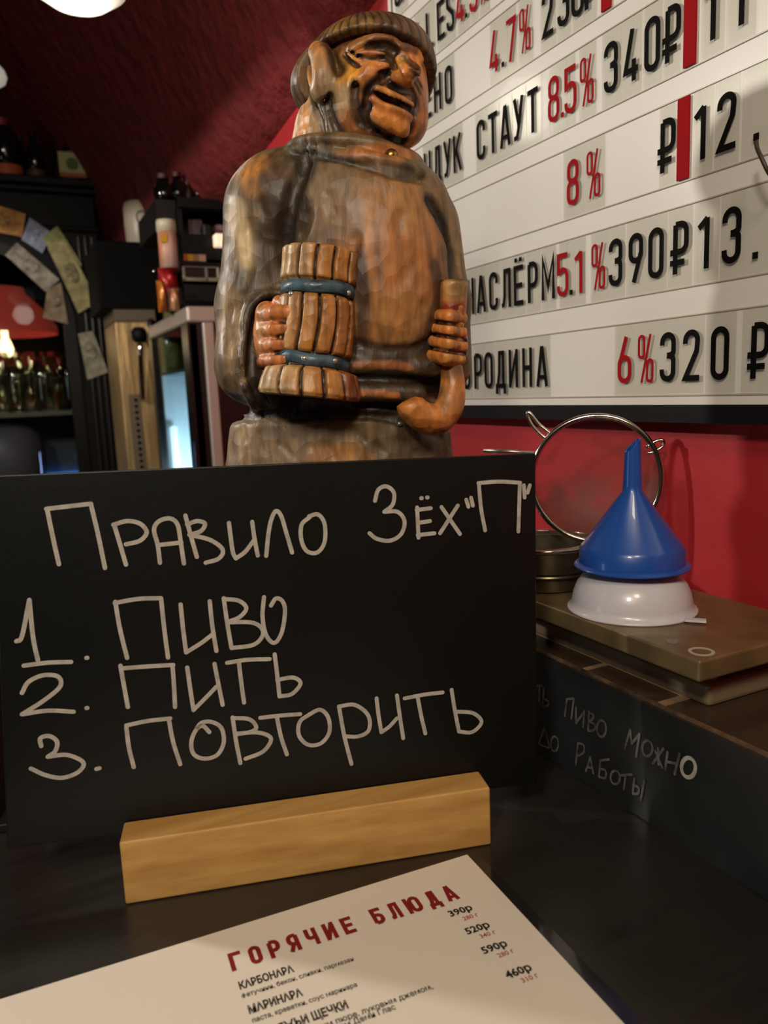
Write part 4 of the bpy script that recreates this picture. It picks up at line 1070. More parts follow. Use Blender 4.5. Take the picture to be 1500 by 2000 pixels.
hand('hand', ops, [([(846, 628), (878, 632), (910, 638)], 3.2, -1, 3), ([(844, 652), (878, 658), (910, 666)], 3.2, -1, 3), ([(842, 680), (875, 686), (910, 692)], 3.2, -1, 3)],
     np.array([SP(815, 600, 0)[0], SP(500, 600, -150)[1], SP(880, 735, 0)[2]]), np.array([SP(930, 600, 0)[0], SP(500, 600, -20)[1], SP(880, 580, 0)[2]]), (196, 122, 60),
     [(890, 702, 24, 10, (212, 150, 70), .6)],
     [([(840, 628), (878, 632), (912, 638)], 4.5, BK_, .95), ([(838, 652), (878, 658), (912, 666)], 4.5, BK_, .95), ([(836, 680), (875, 686), (912, 692)], 4.5, BK_, .95), ([(842, 712), (880, 718), (908, 722)], 5, (36, 24, 16), .9)])

# ---- curved tobacco pipe
pp = [(886, 547, -88), (885, 600, -86), (882, 660, -84), (881, 715, -84), (884, 752, -88), (878, 792, -98), (856, 818, -110), (826, 814, -118), (804, 796, -124), (797, 782, -126)]
path = catmull(np.array([SP(*p) for p in pp]), 8)
NPp = len(path)
rad = np.interp(np.linspace(0, 1, NPp), [0, .02, .12, .2, .3, .42, .55, .72, .9, .97, 1], [22, 25, 24, 20, 20, 22, 26, 28, 26, 23, 15]) * K
V, Fp = tube(path, rad, 40)
# hollow bowl: sink the first cap
e_in = (path[3] - path[0]) / np.linalg.norm(path[3] - path[0])
ring = V[:40]; cen = ring.mean(0)
V2 = np.concatenate([V, cen + (ring - cen) * 0.72, cen + (ring - cen) * 0.68 + e_in * 18 * K])
nV = len(V); Fp = [f for f in Fp if len(f) == 4] + [tuple(range(nV - 40, nV))]
for j in range(40):
    k = (j + 1) % 40
    Fp.append((j, k, nV + k, nV + j)); Fp.append((nV + j, nV + k, nV + 40 + k, nV + 40 + j))
Fp.append(tuple(range(nV + 40, nV + 80)))
V2 = V2 + (RNG.random(V2.shape) - .5) * 0.25 * K
px_, py_ = proj(V2)
C = pigment(V2, (196, 124, 58), [(886, 560, 30, 26, (176, 134, 78), .9), (886, 602, 30, 12, (150, 48, 30), .9), (880, 725, 30, 20, (80, 50, 32), .7), (868, 775, 16, 30, (150, 112, 76), .6), (806, 800, 30, 26, (206, 130, 58), .8), (840, 832, 40, 14, (150, 84, 40), .7)], [], seed=44)
stat_part('tobacco_pipe', V2, Fp, C, face_m, st)
# collar stud and a small nail head
c = trace(fb, [(764, 306)])[0]; nrm = -c / np.linalg.norm(c)
mk('collar_stud', lathe(yaw(c), [(13 * K, -3 * K), (13 * K, 4 * K), (11 * K, 9 * K), (6 * K, 13 * K), (.5 * K, 14 * K)], yaw(nrm), 20), mat('brass_stud', (150, 116, 62), 0.3, 0.9), st, smooth=True)
c = trace(fb, [(780, 828)])[0]
mk('nail', lathe(yaw(c), [(5 * K, -3 * K), (5 * K, 2 * K), (2 * K, 4 * K), (.3 * K, 4.3 * K)], yaw(nrm), 12), nail_m, st, smooth=True)

# ================================================================== THINGS ON THE LEDGE
steel = mat('brushed_steel', (186, 178, 162), 0.3, 0.9, noise=((160, 152, 136), 40, (1, 6, 1)))
chrome = mat('chrome', (214, 206, 192), 0.14, 1.0)
scale_m = mat('scale_body', (176, 160, 122), 0.38, 0.55)
sc = thing('kitchen_scale', 'flat steel kitchen scale under the white strainer and blue funnel', 'scale', (0.352, 0.37, LZ))
PX0, PX1, PY0, PY1 = 0.300, 0.404, 0.264, 0.475
mk('platform', box(PX0, PX1, PY0, PY1, -0.1525, -0.141), mat('scale_platform', (142, 122, 84), 0.4, 0.5, noise=((116, 100, 70), 50, (1, 1, 1))), sc, bevel=0.0014)
mk('base_plate', box(0.3225, 0.402, 0.277, 0.470, LZ, LZ + 0.013), mat('scale_base', (132, 116, 90), 0.4, 0.1), sc, bevel=0.003)
for fx, fy in ((0.331, 0.287), (0.331, 0.367), (0.394, 0.287), (0.331, 0.455), (0.394, 0.455)):
    mk('foot', lathe((fx, fy, LZ + 0.013), [(0.006, 0), (0.006, 0.0106)], n=20), scale_m, sc)
bp = PZ(1370, 1273, -0.141)
mk('button_ring', lathe(bp, [(0.0066, 0), (0.0066, 0.0003), (0.0048, 0.0003), (0.0048, 0)], n=30, caps=False), mat('pale_print', (176, 166, 150), 0.5), sc)
bp2 = PZ(1313, 1253, -0.141)
mk('button_ring', lathe(bp2, [(0.0034, 0), (0.0034, 0.0003)], n=20), mat('dim_print', (128, 118, 104), 0.5), sc)
# white plastic strainer bowl upside down
bc = np.array([0.339, 0.352, -0.141])
frost = mat('frosted_white_plastic', (208, 205, 211), 0.3, coat=0.3)
bw = thing('strainer_bowl', 'white plastic strainer bowl turned upside down on the scale', 'strainer', tuple(bc))
pr = [(0.0385, 0.0), (0.0392, 0.0008), (0.0385, 0.0018), (0.0366, 0.0022), (0.0362, 0.006), (0.0352, 0.011), (0.033, 0.0165), (0.0295, 0.0215), (0.0255, 0.025), (0.020, 0.0268), (0.001, 0.0272)]
mk('bowl', lathe(bc, pr, n=64), frost, bw, smooth=True)
tb = PZ(1352, 1211, -0.139); te = PZ(1383, 1213, -0.139); td = (te - tb) / np.linalg.norm(te - tb); tp = np.array([-td[1], td[0], 0])
mk('handle_tab', obox(tb - td * 0.004, td, tp, up, 0, np.linalg.norm(te - tb) + 0.003, -0.0022, 0.0022, -0.0007, 0.0007), frost, bw)
# blue funnel on top of it
fz = -0.1136
fu = thing('funnel', 'blue plastic funnel, spout up, on the upturned white strainer', 'funnel', (bc[0], bc[1], fz))
blue = mat('blue_plastic', (34, 82, 164), 0.34, coat=0.35)
fpr = [(0.0345, 0), (0.0348, 0.0008), (0.0335, 0.0022), (0.0318, 0.0026), (0.0314, 0.0115), (0.030, 0.0135), (0.0060, 0.0465), (0.0056, 0.050), (0.0046, 0.0745)]
vf, ff = lathe((bc[0], bc[1], fz), fpr, n=56, caps=False)
k0 = (len(fpr) - 1) * 56
hs = np.array([-ca, sa, 0])            # spout cut on the slant
for j in range(k0, k0 + 56): vf[j, 2] += (vf[j] - [bc[0], bc[1], 0]) @ (-hs) * 0.9
vi, fi = lathe((bc[0], bc[1], fz), [(r - 0.0011, h) for r, h in fpr[3:]], n=56, caps=False)
k1 = (len(fpr) - 4) * 56
for j in range(k1, k1 + 56): vi[j, 2] = vf[k0 + j - k1, 2]
rim = [(k0 + j, k0 + (j + 1) % 56, len(vf) + k1 + (j + 1) % 56, len(vf) + k1 + j) for j in range(56)]
vj, fj = join((vf, ff), (vi, [q[::-1] for q in fi]))
mk('cone', (vj, fj + rim), blue, fu, autosmooth=35)
# stack of steel dishes
tc = np.array([0.337, 0.436, -0.141])
dk_steel = mat('dark_steel', (120, 112, 92), 0.3, 0.85, noise=((92, 86, 70), 30, (1, 1, 4)))
ds = thing('steel_canister', 'round steel canister behind the chalkboard edge, under the sieve', 'canister', tuple(tc))
mk('lower_ring', lathe(tc, [(0.033, 0), (0.035, 0.001), (0.035, 0.009), (0.038, 0.0105), (0.0385, 0.0115), (0.038, 0.0125), (0.036, 0.013), (0.036, 0.013)], n=56), dk_steel, ds, autosmooth=40)
mk('upper_ring', lathe(tc + [0, 0, 0.0131], [(0.034, 0), (0.0375, 0.0005), (0.0385, 0.014), (0.0395, 0.0155), (0.0385, 0.0168), (0.029, 0.0168), (0.0275, 0.0158), (0.026, 0.004), (0.001, 0.003)], n=56), dk_steel, ds, autosmooth=40)
mk('rim_ring', tube([tc + np.array([0.0388 * math.cos(t), 0.0388 * math.sin(t), 0.0300]) for t in np.linspace(0, 2 * math.pi, 56, endpoint=False)], 0.0009, 8, True), chrome, ds, smooth=True)
# sieve
rv = ray(1163, 935); ctr = rv * (0.371 / rv[0])
vd = ctr / np.linalg.norm(ctr)
eh = np.cross(vd, up); eh /= np.linalg.norm(eh); ev = np.cross(eh, vd)
RS = 122 / FPX * (ctr @ Fw)
sv = thing('wire_sieve', 'round wire mesh sieve with a steel rim leaning on the red wall', 'sieve', tuple(ctr - ev * RS))
circ = [ctr + (math.cos(t) * eh + math.sin(t) * ev) * RS for t in np.linspace(0, 2 * math.pi, 72, endpoint=False)]
mk('rim', tube(circ, 0.0021, 10, True), chrome, sv, smooth=True)
def mesh_cloth():
    m = bpy.data.materials.new('sieve_mesh'); m.use_nodes = True
    nt = m.node_tree; b = nt.nodes['Principled BSDF']
    b.inputs['Metallic'].default_value = 0.2; b.inputs['Roughness'].default_value = 0.6
    t = nt.nodes.new('ShaderNodeTexCoord'); n = nt.nodes.new('ShaderNodeTexNoise'); n.inputs['Scale'].default_value = 45; n.inputs['Detail'].default_value = 5
    sx = nt.nodes.new('ShaderNodeSeparateXYZ'); ad = nt.nodes.new('ShaderNodeMath'); ad.operation = 'MULTIPLY_ADD'; ad.inputs[1].default_value = -7.0
    rp = nt.nodes.new('ShaderNodeValToRGB'); rp.color_ramp.elements[0].position = 0.12; rp.color_ramp.elements[1].position = 0.42
    rp.color_ramp.elements[0].color = (.22, .22, .22, 1); rp.color_ramp.elements[1].color = (.72, .72, .72, 1)
    c = nt.nodes.new('ShaderNodeValToRGB'); c.color_ramp.elements[0].color = rgba((120, 84, 72)); c.color_ramp.elements[1].color = rgba((58, 44, 32))
    nt.links.new(t.outputs['Object'], n.inputs['Vector']); nt.links.new(t.outputs['Object'], sx.inputs[0])
    nt.links.new(sx.outputs['Z'], ad.inputs[0]); nt.links.new(n.outputs[0], ad.inputs[2])
    nt.links.new(ad.outputs[0], rp.inputs[0]); nt.links.new(rp.outputs[0], b.inputs['Alpha']); nt.links.new(n.outputs[0], c.inputs[0]); nt.links.new(c.outputs[0], b.inputs['Base Color'])
    return m
vv, ff = [], []
NR, NT_ = 10, 64
for i in range(NR + 1):
    r = RS * (1 - i / NR) ** 0.8 * 0.995 if i < NR else 1e-5
    d = 0.022 * math.sqrt(max(0, 1 - (r / RS) ** 2))
    for j in range(NT_):
        t = 2 * math.pi * j / NT_
        vv.append(ctr + (math.cos(t) * eh + math.sin(t) * ev) * r + vd * d)
for i in range(NR):
    for j in range(NT_):
        ff.append((i * NT_ + j, i * NT_ + (j + 1) % NT_, (i + 1) * NT_ + (j + 1) % NT_, (i + 1) * NT_ + j))
mk('mesh', (np.array(vv), ff), mesh_cloth(), sv, smooth=True)
def on_sv(px, py, off=0.0):
    d = ray(px, py); return d * ((ctr @ vd + off) / (d @ vd))
for l in ([(1079, 850), (1052, 828), (1034, 806), (1030, 812), (1040, 832), (1060, 852), (1072, 858)], [(1262, 874), (1280, 862), (1294, 860), (1296, 870), (1282, 880), (1266, 886)]):
    mk('hook', tube(catmull(np.array([on_sv(*p) for p in l]), 5), 0.0012, 8), chrome, sv, smooth=True)
mk('handle', tube([on_sv(1052, 886), on_sv(1000, 882), on_sv(944, 880)], [0.0014, 0.0014, 0.0014], 8), steel, sv, smooth=True)

# ================================================================== BACK BAR
YC = 2.3
bw_m = mat('black_stained_wood', (8, 6, 6), 0.5, spec=0.2, noise=((12, 9, 8), 14, (6, 6, 1)))
C0 = PY(-25, 635, YC); RA = PY(147, 635, YC)[0] - C0[0]
xr, xl = 0.276, C0[0] * 2 - 0.276
ztop = 0.583; zf = PY(100, 447, YC)[2]
zbot = -1.0
cbn = thing('bar_cabinet', 'tall black bar cabinet with arched glass door and banknotes tucked round it', 'cabinet', (C0[0], YC + 0.2, -ZC))
# face panel with an arched opening
th = np.linspace(0, math.pi, 33)
arcp = [(C0[0] + RA * math.cos(t), C0[2] + RA * math.sin(t)) for t in th]
fv, ffc = [], []
zt_ = ztop - 0.03
for y in (YC, YC + 0.022):
    for (x, z) in arcp: fv.append((x, y, z))
    for (x, z), t in zip(arcp, th): fv.append((min(xr, max(xl, C0[0] + (xr - C0[0]) * math.cos(t) / max(abs(math.cos(t)), math.sin(t) * 0.55, 1e-6) * 1.0)), y, zt_))
    fv += [(C0[0] + RA, y, zbot), (C0[0] - RA, y, zbot), (xr, y, zt_), (xr, y, zbot), (xl, y, zt_), (xl, y, zbot), (xr, y, C0[2]), (xl, y, C0[2])]
n33 = 33; N2 = 66 + 8
for s_ in (0, N2):
    for i in range(n33 - 1): ffc.append((s_ + i, s_ + i + 1, s_ + n33 + i + 1, s_ + n33 + i))
    b_ = s_ + 66
    ffc += [(s_ + 0, s_ + n33, b_ + 2, b_ + 6), (s_ + 0, b_ + 6, b_ + 3, b_ + 0), (s_ + n33 - 1, b_ + 7, b_ + 4, s_ + 2 * n33 - 1), (s_ + n33 - 1, b_ + 1, b_ + 5, b_ + 7)]
for i in range(n33 - 1): ffc.append((i, N2 + i, N2 + i + 1, i + 1))
ffc += [(0, 66, N2 + 66, N2 + 0), (n33 - 1, N2 + n33 - 1, N2 + 67, 67)]
mk('face_panel', (np.array(fv), ffc), bw_m, cbn)
mk('carcass', join(box(xr - 0.02, xr, YC + 0.022, YC + 0.42, -ZC, zt_), box(xl, xl + 0.02, YC + 0.022, YC + 0.42, -ZC, zt_), box(xl, xr, YC + 0.40, YC + 0.42, -ZC, zt_), box(xl, xr, YC, YC + 0.42, -ZC, zbot), box(xl, xr, YC, YC + 0.4, zt_ - 0.004, zt_)), bw_m, cbn)
mk('cornice', join(box(xl - 0.035, xr + 0.035, YC - 0.045, YC + 0.42, ztop - 0.02, ztop), box(xl - 0.02, xr + 0.02, YC - 0.028, YC + 0.42, ztop - 0.035, ztop - 0.02), box(xl - 0.008, xr + 0.008, YC - 0.014, YC, zf - 0.006, zf + 0.008)), bw_m, cbn, bevel=0.004)
for i in range(3):
    x = xr - 0.014 - 0.017 * i
    mk('moulding', box(x - 0.0035, x + 0.0035, YC - 0.010, YC, zbot, zf - 0.015), mat('worn_black_wood', (44, 36, 32), 0.3, coat=0.3), cbn, bevel=0.003)
# arched door frame and its pane
dr = []
RI = RA - 0.03
ring_v, ring_f = [], []
outl = [(C0[0] + RA, zbot)] + arcp + [(C0[0] - RA, zbot)]
inl = [(C0[0] + RI, zbot)] + [(C0[0] + RI * math.cos(t), C0[2] + RI * math.sin(t)) for t in th] + [(C0[0] - RI, zbot)]
no = len(outl)
for y in (YC - 0.012, YC + 0.012):
    ring_v += [(x, y, z) for x, z in outl] + [(x, y, z) for x, z in inl]
for i in range(no - 1):
    a, b2_ = i, i + 1
    ring_f += [(a, b2_, no + b2_, no + a), (2 * no + a, 3 * no + a, 3 * no + b2_, 2 * no + b2_), (a, 2 * no + a, 2 * no + b2_, b2_), (no + a, no + b2_, 3 * no + b2_, 3 * no + a)]
door = mk('door', (np.array(ring_v), ring_f), mat('gloss_black_wood', (7, 6, 6), 0.35, spec=0.3), cbn)
pane = [(x, YC + 0.004, z) for x, z in inl]
mk('pane', (np.array(pane), [tuple(range(len(pane)))]), glass('cabinet_glass', (215, 222, 216), 0.012, 0.0, 0.1), door)
zs1 = PY(80, 803, YC + 0.2)[2]; zs2 = PY(80, 948, YC + 0.2)[2]
mk('shelf', box(xl + 0.02, xr - 0.02, YC + 0.03, YC + 0.40, zs1 - 0.012, zs1), mat('glass_shelf', (120, 122, 110), 0.3), cbn)
mk('shelf', box(xl + 0.02, xr - 0.02, YC + 0.03, YC + 0.40, zs2 - 0.012, zs2), bw_m, cbn)
mk('back_board', box(xl + 0.02, xr - 0.02, YC + 0.392, YC + 0.399, zs2, zs1 - 0.012), mat('grey_back_board', (150, 156, 166), 0.6), cbn)  # pale board added so that the blue wash shows
# solid red lamp and bulb built in place of a mirrored lamp
lp = PY(2, 640, YC + 0.2)
zt2 = PY(0, 563, YC + 0.2)[2]
rl = thing('red_lamp_reflection', 'red bell-shaped lamp standing in for a reflection in the arched cabinet glass', 'lamp', tuple(lp))
red_sh = mat('red_shade_reflection', (188, 62, 62), 0.35, coat=0.3, emit=(214, 84, 66), es=0.22)
hgt = zt2 - lp[2]
mk('lamp_shade', lathe(lp, [(0.150, -0.02), (0.150, 0.0), (0.118, hgt * 0.45), (0.075, hgt * 0.85), (0.07, hgt), (0.066, hgt), (0.07, hgt * 0.85), (0.114, hgt * 0.45), (0.146, 0.0), (0.146, -0.02)], n=48, caps=False), red_sh, rl, smooth=True)
mk('cap', lathe(lp + [0, 0, hgt], [(0.07, 0), (0.03, 0.012), (0.006, 0.016), (0.004, zt_ - 0.005 - lp[2] - hgt)], n=24), bw_m, rl, smooth=True)
bl = PY(12, 682, YC + 0.2)
mk('bulb', lathe(bl - [0, 0, 0.026], [(0.004, 0), (0.016, 0.01), (0.021, 0.026), (0.016, 0.044), (0.010, 0.058), (0.010, 0.10)], n=24), mat('warm_bulb', (255, 236, 190), 0.4, emit=(255, 226, 170), es=3.5), rl, smooth=True)
# pint glasses on the shelf
clear = glass('drinking_glass', (232, 236, 228), 0.16, 0.02)
def pint_vf(c, h, r): return lathe(c, [(r * .78, 0), (r * .8, .004), (r * .92, h * .6), (r, h), (r - .003, h), (r * .88, h * .6), (r * .74, .012), (.001, .012)], n=24)
GL = [('near the door jamb, in front', .175, .07), ('second in front from the jamb', .105, .07), ('third in front from the jamb', .035, .07), ('fourth in front from the jamb', -.035, .07), ('near the door jamb, at the back', .14, .19), ('second at the back from the jamb', .07, .19), ('third at the back from the jamb', .0, .19)]
for lab, gx, gy in GL:
    h = 0.15 if gy < .1 else 0.17
    tag(mk('pint_glass', pint_vf((gx, YC + gy, zs1), h, 0.031), clear, smooth=True), 'clear pint glass on the cabinet shelf, ' + lab, 'glass', 'pint glasses in the cabinet')
pur = PY(40, 900, YC + 0.16)
kg = thing('storage_tub', 'rounded grey-violet tub on the lowest cabinet shelf', 'tub', (pur[0] - 0.02, YC + 0.17, zs2))
tubh = PY(60, 822, YC + 0.16)[2] - zs2
mk('body', lathe((pur[0] - 0.035, YC + 0.17, zs2), [(0.085, 0), (0.098, 0.01), (0.104, tubh * 0.55), (0.095, tubh * 0.8), (0.07, tubh * 0.95)], n=40), mat('violet_grey_plastic', (116, 106, 124), 0.45), kg, smooth=True)
mk('lid', lathe((pur[0] - 0.035, YC + 0.17, zs2 + tubh * 0.95), [(0.072, 0), (0.072, 0.006), (0.03, 0.012), (0.01, 0.012)], n=40), mat('brown_lid', (96, 72, 60), 0.5), kg, smooth=True)
le = thing('added_blue_strip', 'blue strip added low at the back of the cabinet for its glow', 'light strip', (C0[0], YC + 0.39, zs2))  # strip added for the blue glow low in the cabinet
mk('strip', box(xl + 0.03, xr - 0.03, YC + 0.374, YC + 0.390, zs2 + 0.004, zs2 + 0.02), mat('blue_strip', (90, 150, 235), 0.4, emit=(70, 140, 240), es=0.7), le)

# banknotes
def note(lab, quad, c1, c2, dy, cat='banknote'):
    P = [PY(x, y, YC - dy) for x, y in quad]      # top-left, top-right, bottom-right, bottom-left (along its length)
    n = 8; vv, ff = [], []
    a, b, c, d = [np.array(p) for p in P]
    for i in range(n + 1):
        u = i / n
        for j in range(5):
            w_ = j / 4
            p = (a * (1 - u) + d * u) * (1 - w_) + (b * (1 - u) + c * u) * w_
            p = p + np.array([0, -0.004 * math.sin(math.pi * u) - 0.0015 * math.sin(3 * u + j), 0]); vv.append(p)
    for i in range(n):
        for j in range(4): ff.append((i * 5 + j, i * 5 + j + 1, (i + 1) * 5 + j + 1, (i + 1) * 5 + j))
    c1 = tuple(min(240, int(v * 1.28)) for v in c1); c2 = tuple(min(230, int(v * 1.2)) for v in c2)
    m = mat('paper_' + str(len(MATS)), c1, 0.7, noise=(c2, 38, (1, 1, 1)))
    o = mk('banknote', (np.array(vv), ff), m)
    md = o.modifiers.new('thick', 'SOLIDIFY'); md.thickness = 0.0006
    tag(o, lab, cat, 'banknotes round the cabinet door')
    # printed oval portrait
    k = [(a * (1 - u) + d * u) * (1 - w_) + (b * (1 - u) + c * u) * w_ for u, w_ in [(0.45 + 0.16 * math.cos(t), 0.5 + 0.3 * math.sin(t)) for t in np.linspace(0, 2 * math.pi, 24, endpoint=False)]]
    k = np.array(k) + np.array([0, -0.0075, 0])
    mk('portrait', (k, [tuple(range(24))]), mat('print_' + str(len(MATS)), tuple(int(v * 0.62) for v in c2), 0.7, noise=(c1, 90, (1, 1, 1))), o)
note('orange-brown banknote at the top of the cabinet arch', [(-25, 396), (-14, 452), (43, 463), (50, 418)], (196, 142, 84), (150, 98, 56), .016)
note('pale blue banknote tucked between the orange and the green notes', [(42, 468), (58, 425), (102, 456), (82, 495)], (150, 156, 176), (112, 118, 140), .017)
note('green-yellow banknote sticking up behind the long folded one', [(80, 466), (112, 441), (160, 518), (140, 535)], (142, 140, 92), (104, 108, 66), .019)
note('long yellowish banknote slanting down outside the door frame', [(92, 482), (126, 468), (192, 590), (153, 612)], (158, 148, 104), (120, 112, 78), .026)
note('grey-white banknote tucked inside the top of the arched glass', [(33, 474), (10, 498), (89, 570), (116, 546)], (158, 150, 134), (104, 98, 88), .017)
note('tan banknote hanging below the grey-white one inside the frame', [(92, 566), (119, 552), (133, 633), (84, 620)], (140, 122, 98), (100, 86, 68), .022)
note('greyish banknote stuck low on the right door moulding', [(152, 652), (181, 646), (211, 727), (171, 742)], (150, 144, 122), (110, 106, 88), .016)

# bottles on the cabinet top
blackg = mat('dark_bottle_glass', (12, 10, 9), 0.12, coat=0.5)
def bottle(lab, px, pyt, pw, y, lab_c=None, lab_rng=(0.1, 0.4), cap_c=(30, 24, 22), square=False, neck=0.35):
    top = PY(px, pyt, y); x = top[0]; h = top[2] - ztop; r = pw / FPX * (np.array([x, y, ztop]) @ Fw) / 2
    t = thing('bottle', lab, 'bottle', (x, y, ztop), 'bottles on the cabinet top')
    pr_ = [(r, 0.002), (r, h * (1 - neck) * .85), (r * .8, h * (1 - neck) * .97), (r * .36, h * (1 - neck * .62)), (r * .34, h * 0.9)]
    if square:
        s = r * .95
        mk('body', join(box(x - s, x + s, y - s, y + s, ztop, ztop + h * .62), lathe((x, y, ztop + h * .62), [(s * .95, 0), (s * .4, h * .16), (s * .34, h * .28)], n=24)), blackg, t, bevel=0.004)
    else:
        mk('body', lathe((x, y, ztop), pr_, n=28), blackg, t, smooth=True)
    mk('cap', lathe((x, y, ztop + h * .88), [(r * .40, 0), (r * .42, h * .118), (r * .3, h * .12)], n=20), mat('cap_%d_%d_%d' % cap_c, cap_c, 0.4), t)
    if lab_c is not None:
        if square:
            s = r * .95
            lb = mk('label', box(x - s * 0.97, x + s * 0.97, y - s - 0.0016, y - s - 0.0002, ztop + 0.006, ztop + h * .58), mat('bottle_label_%d' % lab_c[0], lab_c, 0.6), t)
            mk('label_band', box(x - s * 0.97, x + s * 0.97, y - s - 0.0024, y - s - 0.0017, ztop + 0.004, ztop + 0.014), mat('orange_band', (160, 84, 36), 0.6), lb)
            mk('emblem', lathe((x, y - s - 0.0017, ztop + h * .33), [(s * .46, 0), (s * .46, 0.0006)], (0, -1, 0), 28), mat('green_emblem', (84, 104, 52), 0.6), lb)
        else:
            mk('label', lathe((x, y, ztop), [(r * 1.01, h * lab_rng[0]), (r * 1.02, h * lab_rng[0] + .001), (r * 1.02, h * lab_rng[1]), (r * 1.01, h * lab_rng[1] + .001)], n=28, caps=False), mat('bottle_label_%d' % lab_c[0], lab_c, 0.6), t, smooth=True)
bottle('tall dark bottle with orange label at the left end of the cabinet top', 2, 232, 58, YC + 0.02, (186, 92, 58), (0.03, 0.2), (150, 54, 46), neck=.2)
bottle('short dark bottle behind the tall one and the brown-labelled one', 37, 268, 30, YC + 0.12, None)
bottle('slim dark bottle with a low brown label on the cabinet top', 62, 256, 34, YC + 0.02, (84, 62, 46), (0.04, 0.2))
bottle('square dark bottle with pale green label and round emblem', 133, 268, 52, YC + 0.0, (172, 168, 112), cap_c=(150, 84, 76), square=True)
bottle('dark bottle half hidden behind the square green-labelled one', 108, 284, 30, YC + 0.12, None)

# pendant lamps under the vault
opal = mat('opal_glass', (226, 222, 208), 0.35, emit=(228, 222, 204), es=0.35)
def pendant(lab, px, py, wpx, y, cap_c):
    c = PY(px, py, y); r = wpx / FPX * (c @ Fw) / 2
    zc_ = edge_z(y) + 1.0 * (1 - math.exp(-(WX - c[0]) / 0.36))
    t = thing('pendant_lamp', lab, 'lamp', (c[0], c[1], c[2]), 'white pendant lamps')
    mk('lamp_shade', lathe(c, [(r * .1, 0), (r * .55, r * .05), (r * .88, r * .28), (r, r * .6), (r * .9, r * .95), (r * .6, r * 1.3), (r * .25, r * 1.45)], n=48), opal, t, smooth=True)
    mk('holder', lathe(c + [0, 0, r * 1.45], [(r * .27, 0), (r * .27, r * .3), (r * .1, r * .4)], n=24), mat('lamp_cap_%d' % cap_c[0], cap_c, 0.4), t)
    mk('cord', tube([c + np.array([0, 0, r * 1.8]), np.array([c[0], c[1], max(zc_ + 0.01, c[2] + r * 2)])], 0.003, 8), blk, t)
pendant('white glass lamp hanging under the vault above the cabinet', 155, 12, 205, 0.93, (150, 146, 136))
pendant('white glass lamp cut off by the left edge, above the bottles', -20, 170, 66, 1.9, (150, 96, 96))

# steel dispenser column between cabinet and fridge
YD = 1.92
a = PY(225, 605, YD); b = PY(322, 910, YD)
dz0 = -1.35
dp = thing('steel_column', 'narrow polished steel column with dotted strip beside the cabinet', 'dispenser', ((a[0] + b[0]) / 2, YD + 0.1, dz0))
brass = mat('warm_polished_steel', (232, 196, 140), 0.34, 0.45, noise=((186, 154, 108), 5, (9, 1, 0.9)), bump=(7, 0.25, 0.02, (6, 1, 0.8)))  # warm streaky colour stands in for reflections of the room
x0d, x1d = 0.252, 0.345
mk('front_panel', box(x0d, x1d, YD, YD + 0.2, dz0, a[2] - 0.026), brass, dp, bevel=0.004)
mk('top_trim', box(x0d, x1d, YD - 0.006, YD + 0.2, a[2] - 0.026, a[2]), mat('grey_trim', (112, 98, 82), 0.45), dp)
q0, q1 = PY(262, 770, YD), PY(268, 910, YD)
st_ = mk('vent_strip', box(q0[0] - 0.014, q0[0] + 0.012, YD - 0.003, YD - 0.0005, -0.6, q0[2]), mat('matt_steel', (128, 112, 92), 0.5, 0.4), dp)
mk('vent_hole', join(*[lathe((q0[0] + 0.002, YD - 0.0032, q0[2] - 0.014 - 0.0145 * i), [(0.0045, 0), (0.0045, 0.0005)], (0, -1, 0), 12) for i in range(30)]), blk, st_)
hp = PY(272, 655, YD - 0.05)
mk('tap_handle', join(lathe(hp - [0, 0, 0.016], [(0.010, 0), (0.017, 0.008), (0.018, 0.024), (0.011, 0.034)], n=24), tube([hp, hp + np.array([0, 0.05, 0.0])], 0.006, 10)), blk, dp, smooth=True)
hp2 = PY(296, 645, YD - 0.04)
mk('tap', lathe(hp2 - [0, 0, 0.03], [(0.006, 0), (0.010, 0.006), (0.010, 0.05), (0.006, 0.056)], n=20), mat('bright_chrome', (240, 236, 226), 0.12, 1.0), dp, smooth=True)
mk('tap_rod', tube([hp - np.array([0, 0, 0.02]), PY(274, 700, YD - 0.03), PY(279, 780, YD - 0.02)], 0.006, 10), mat('bright_chrome', (240, 236, 226), 0.12, 1.0), dp, smooth=True)
# black box above it with the white jar
bb0, bb1 = PY(182, 470, YD), PY(316, 600, YD)
bx = thing('black_box', 'plain black box above the steel column, carrying the white jar', 'box', ((bb0[0] + bb1[0]) / 2, YD + 0.1, a[2]))
mk('body', box(bb0[0], bb1[0], YD - 0.01, YD + 0.2, a[2], bb0[2]), mat('matt_black', (6, 5, 5), 0.7, spec=0.15), bx, bevel=0.004)
kp = PY(301, 530, YD - 0.012)
mk('key', lathe(kp, [(0.006, 0), (0.004, 0.006)], (0, -1, 0), 16), chrome, bx, smooth=True)
jc = PY(277, 471, YD + 0.06); jt = PY(277, 396, YD + 0.06); jr = 0.5 * (PY(308, 440, YD + 0.06)[0] - PY(246, 440, YD + 0.06)[0]); jh = jt[2] - bb0[2]
jar = thing('white_jar', 'white ceramic jar with a faint oval emblem on the black box', 'jar', (jc[0], YD + 0.06, bb0[2]))
jm = mat('cream_ceramic', (196, 184, 160), 0.35)
mk('body', lathe((jc[0], YD + 0.06, bb0[2]), [(jr * .88, 0), (jr * .95, .004), (jr, jh * .5), (jr, jh * .85), (jr * .93, jh * .96), (jr * .8, jh)], n=40), jm, jar, smooth=True)
em_v, em_f = [], []
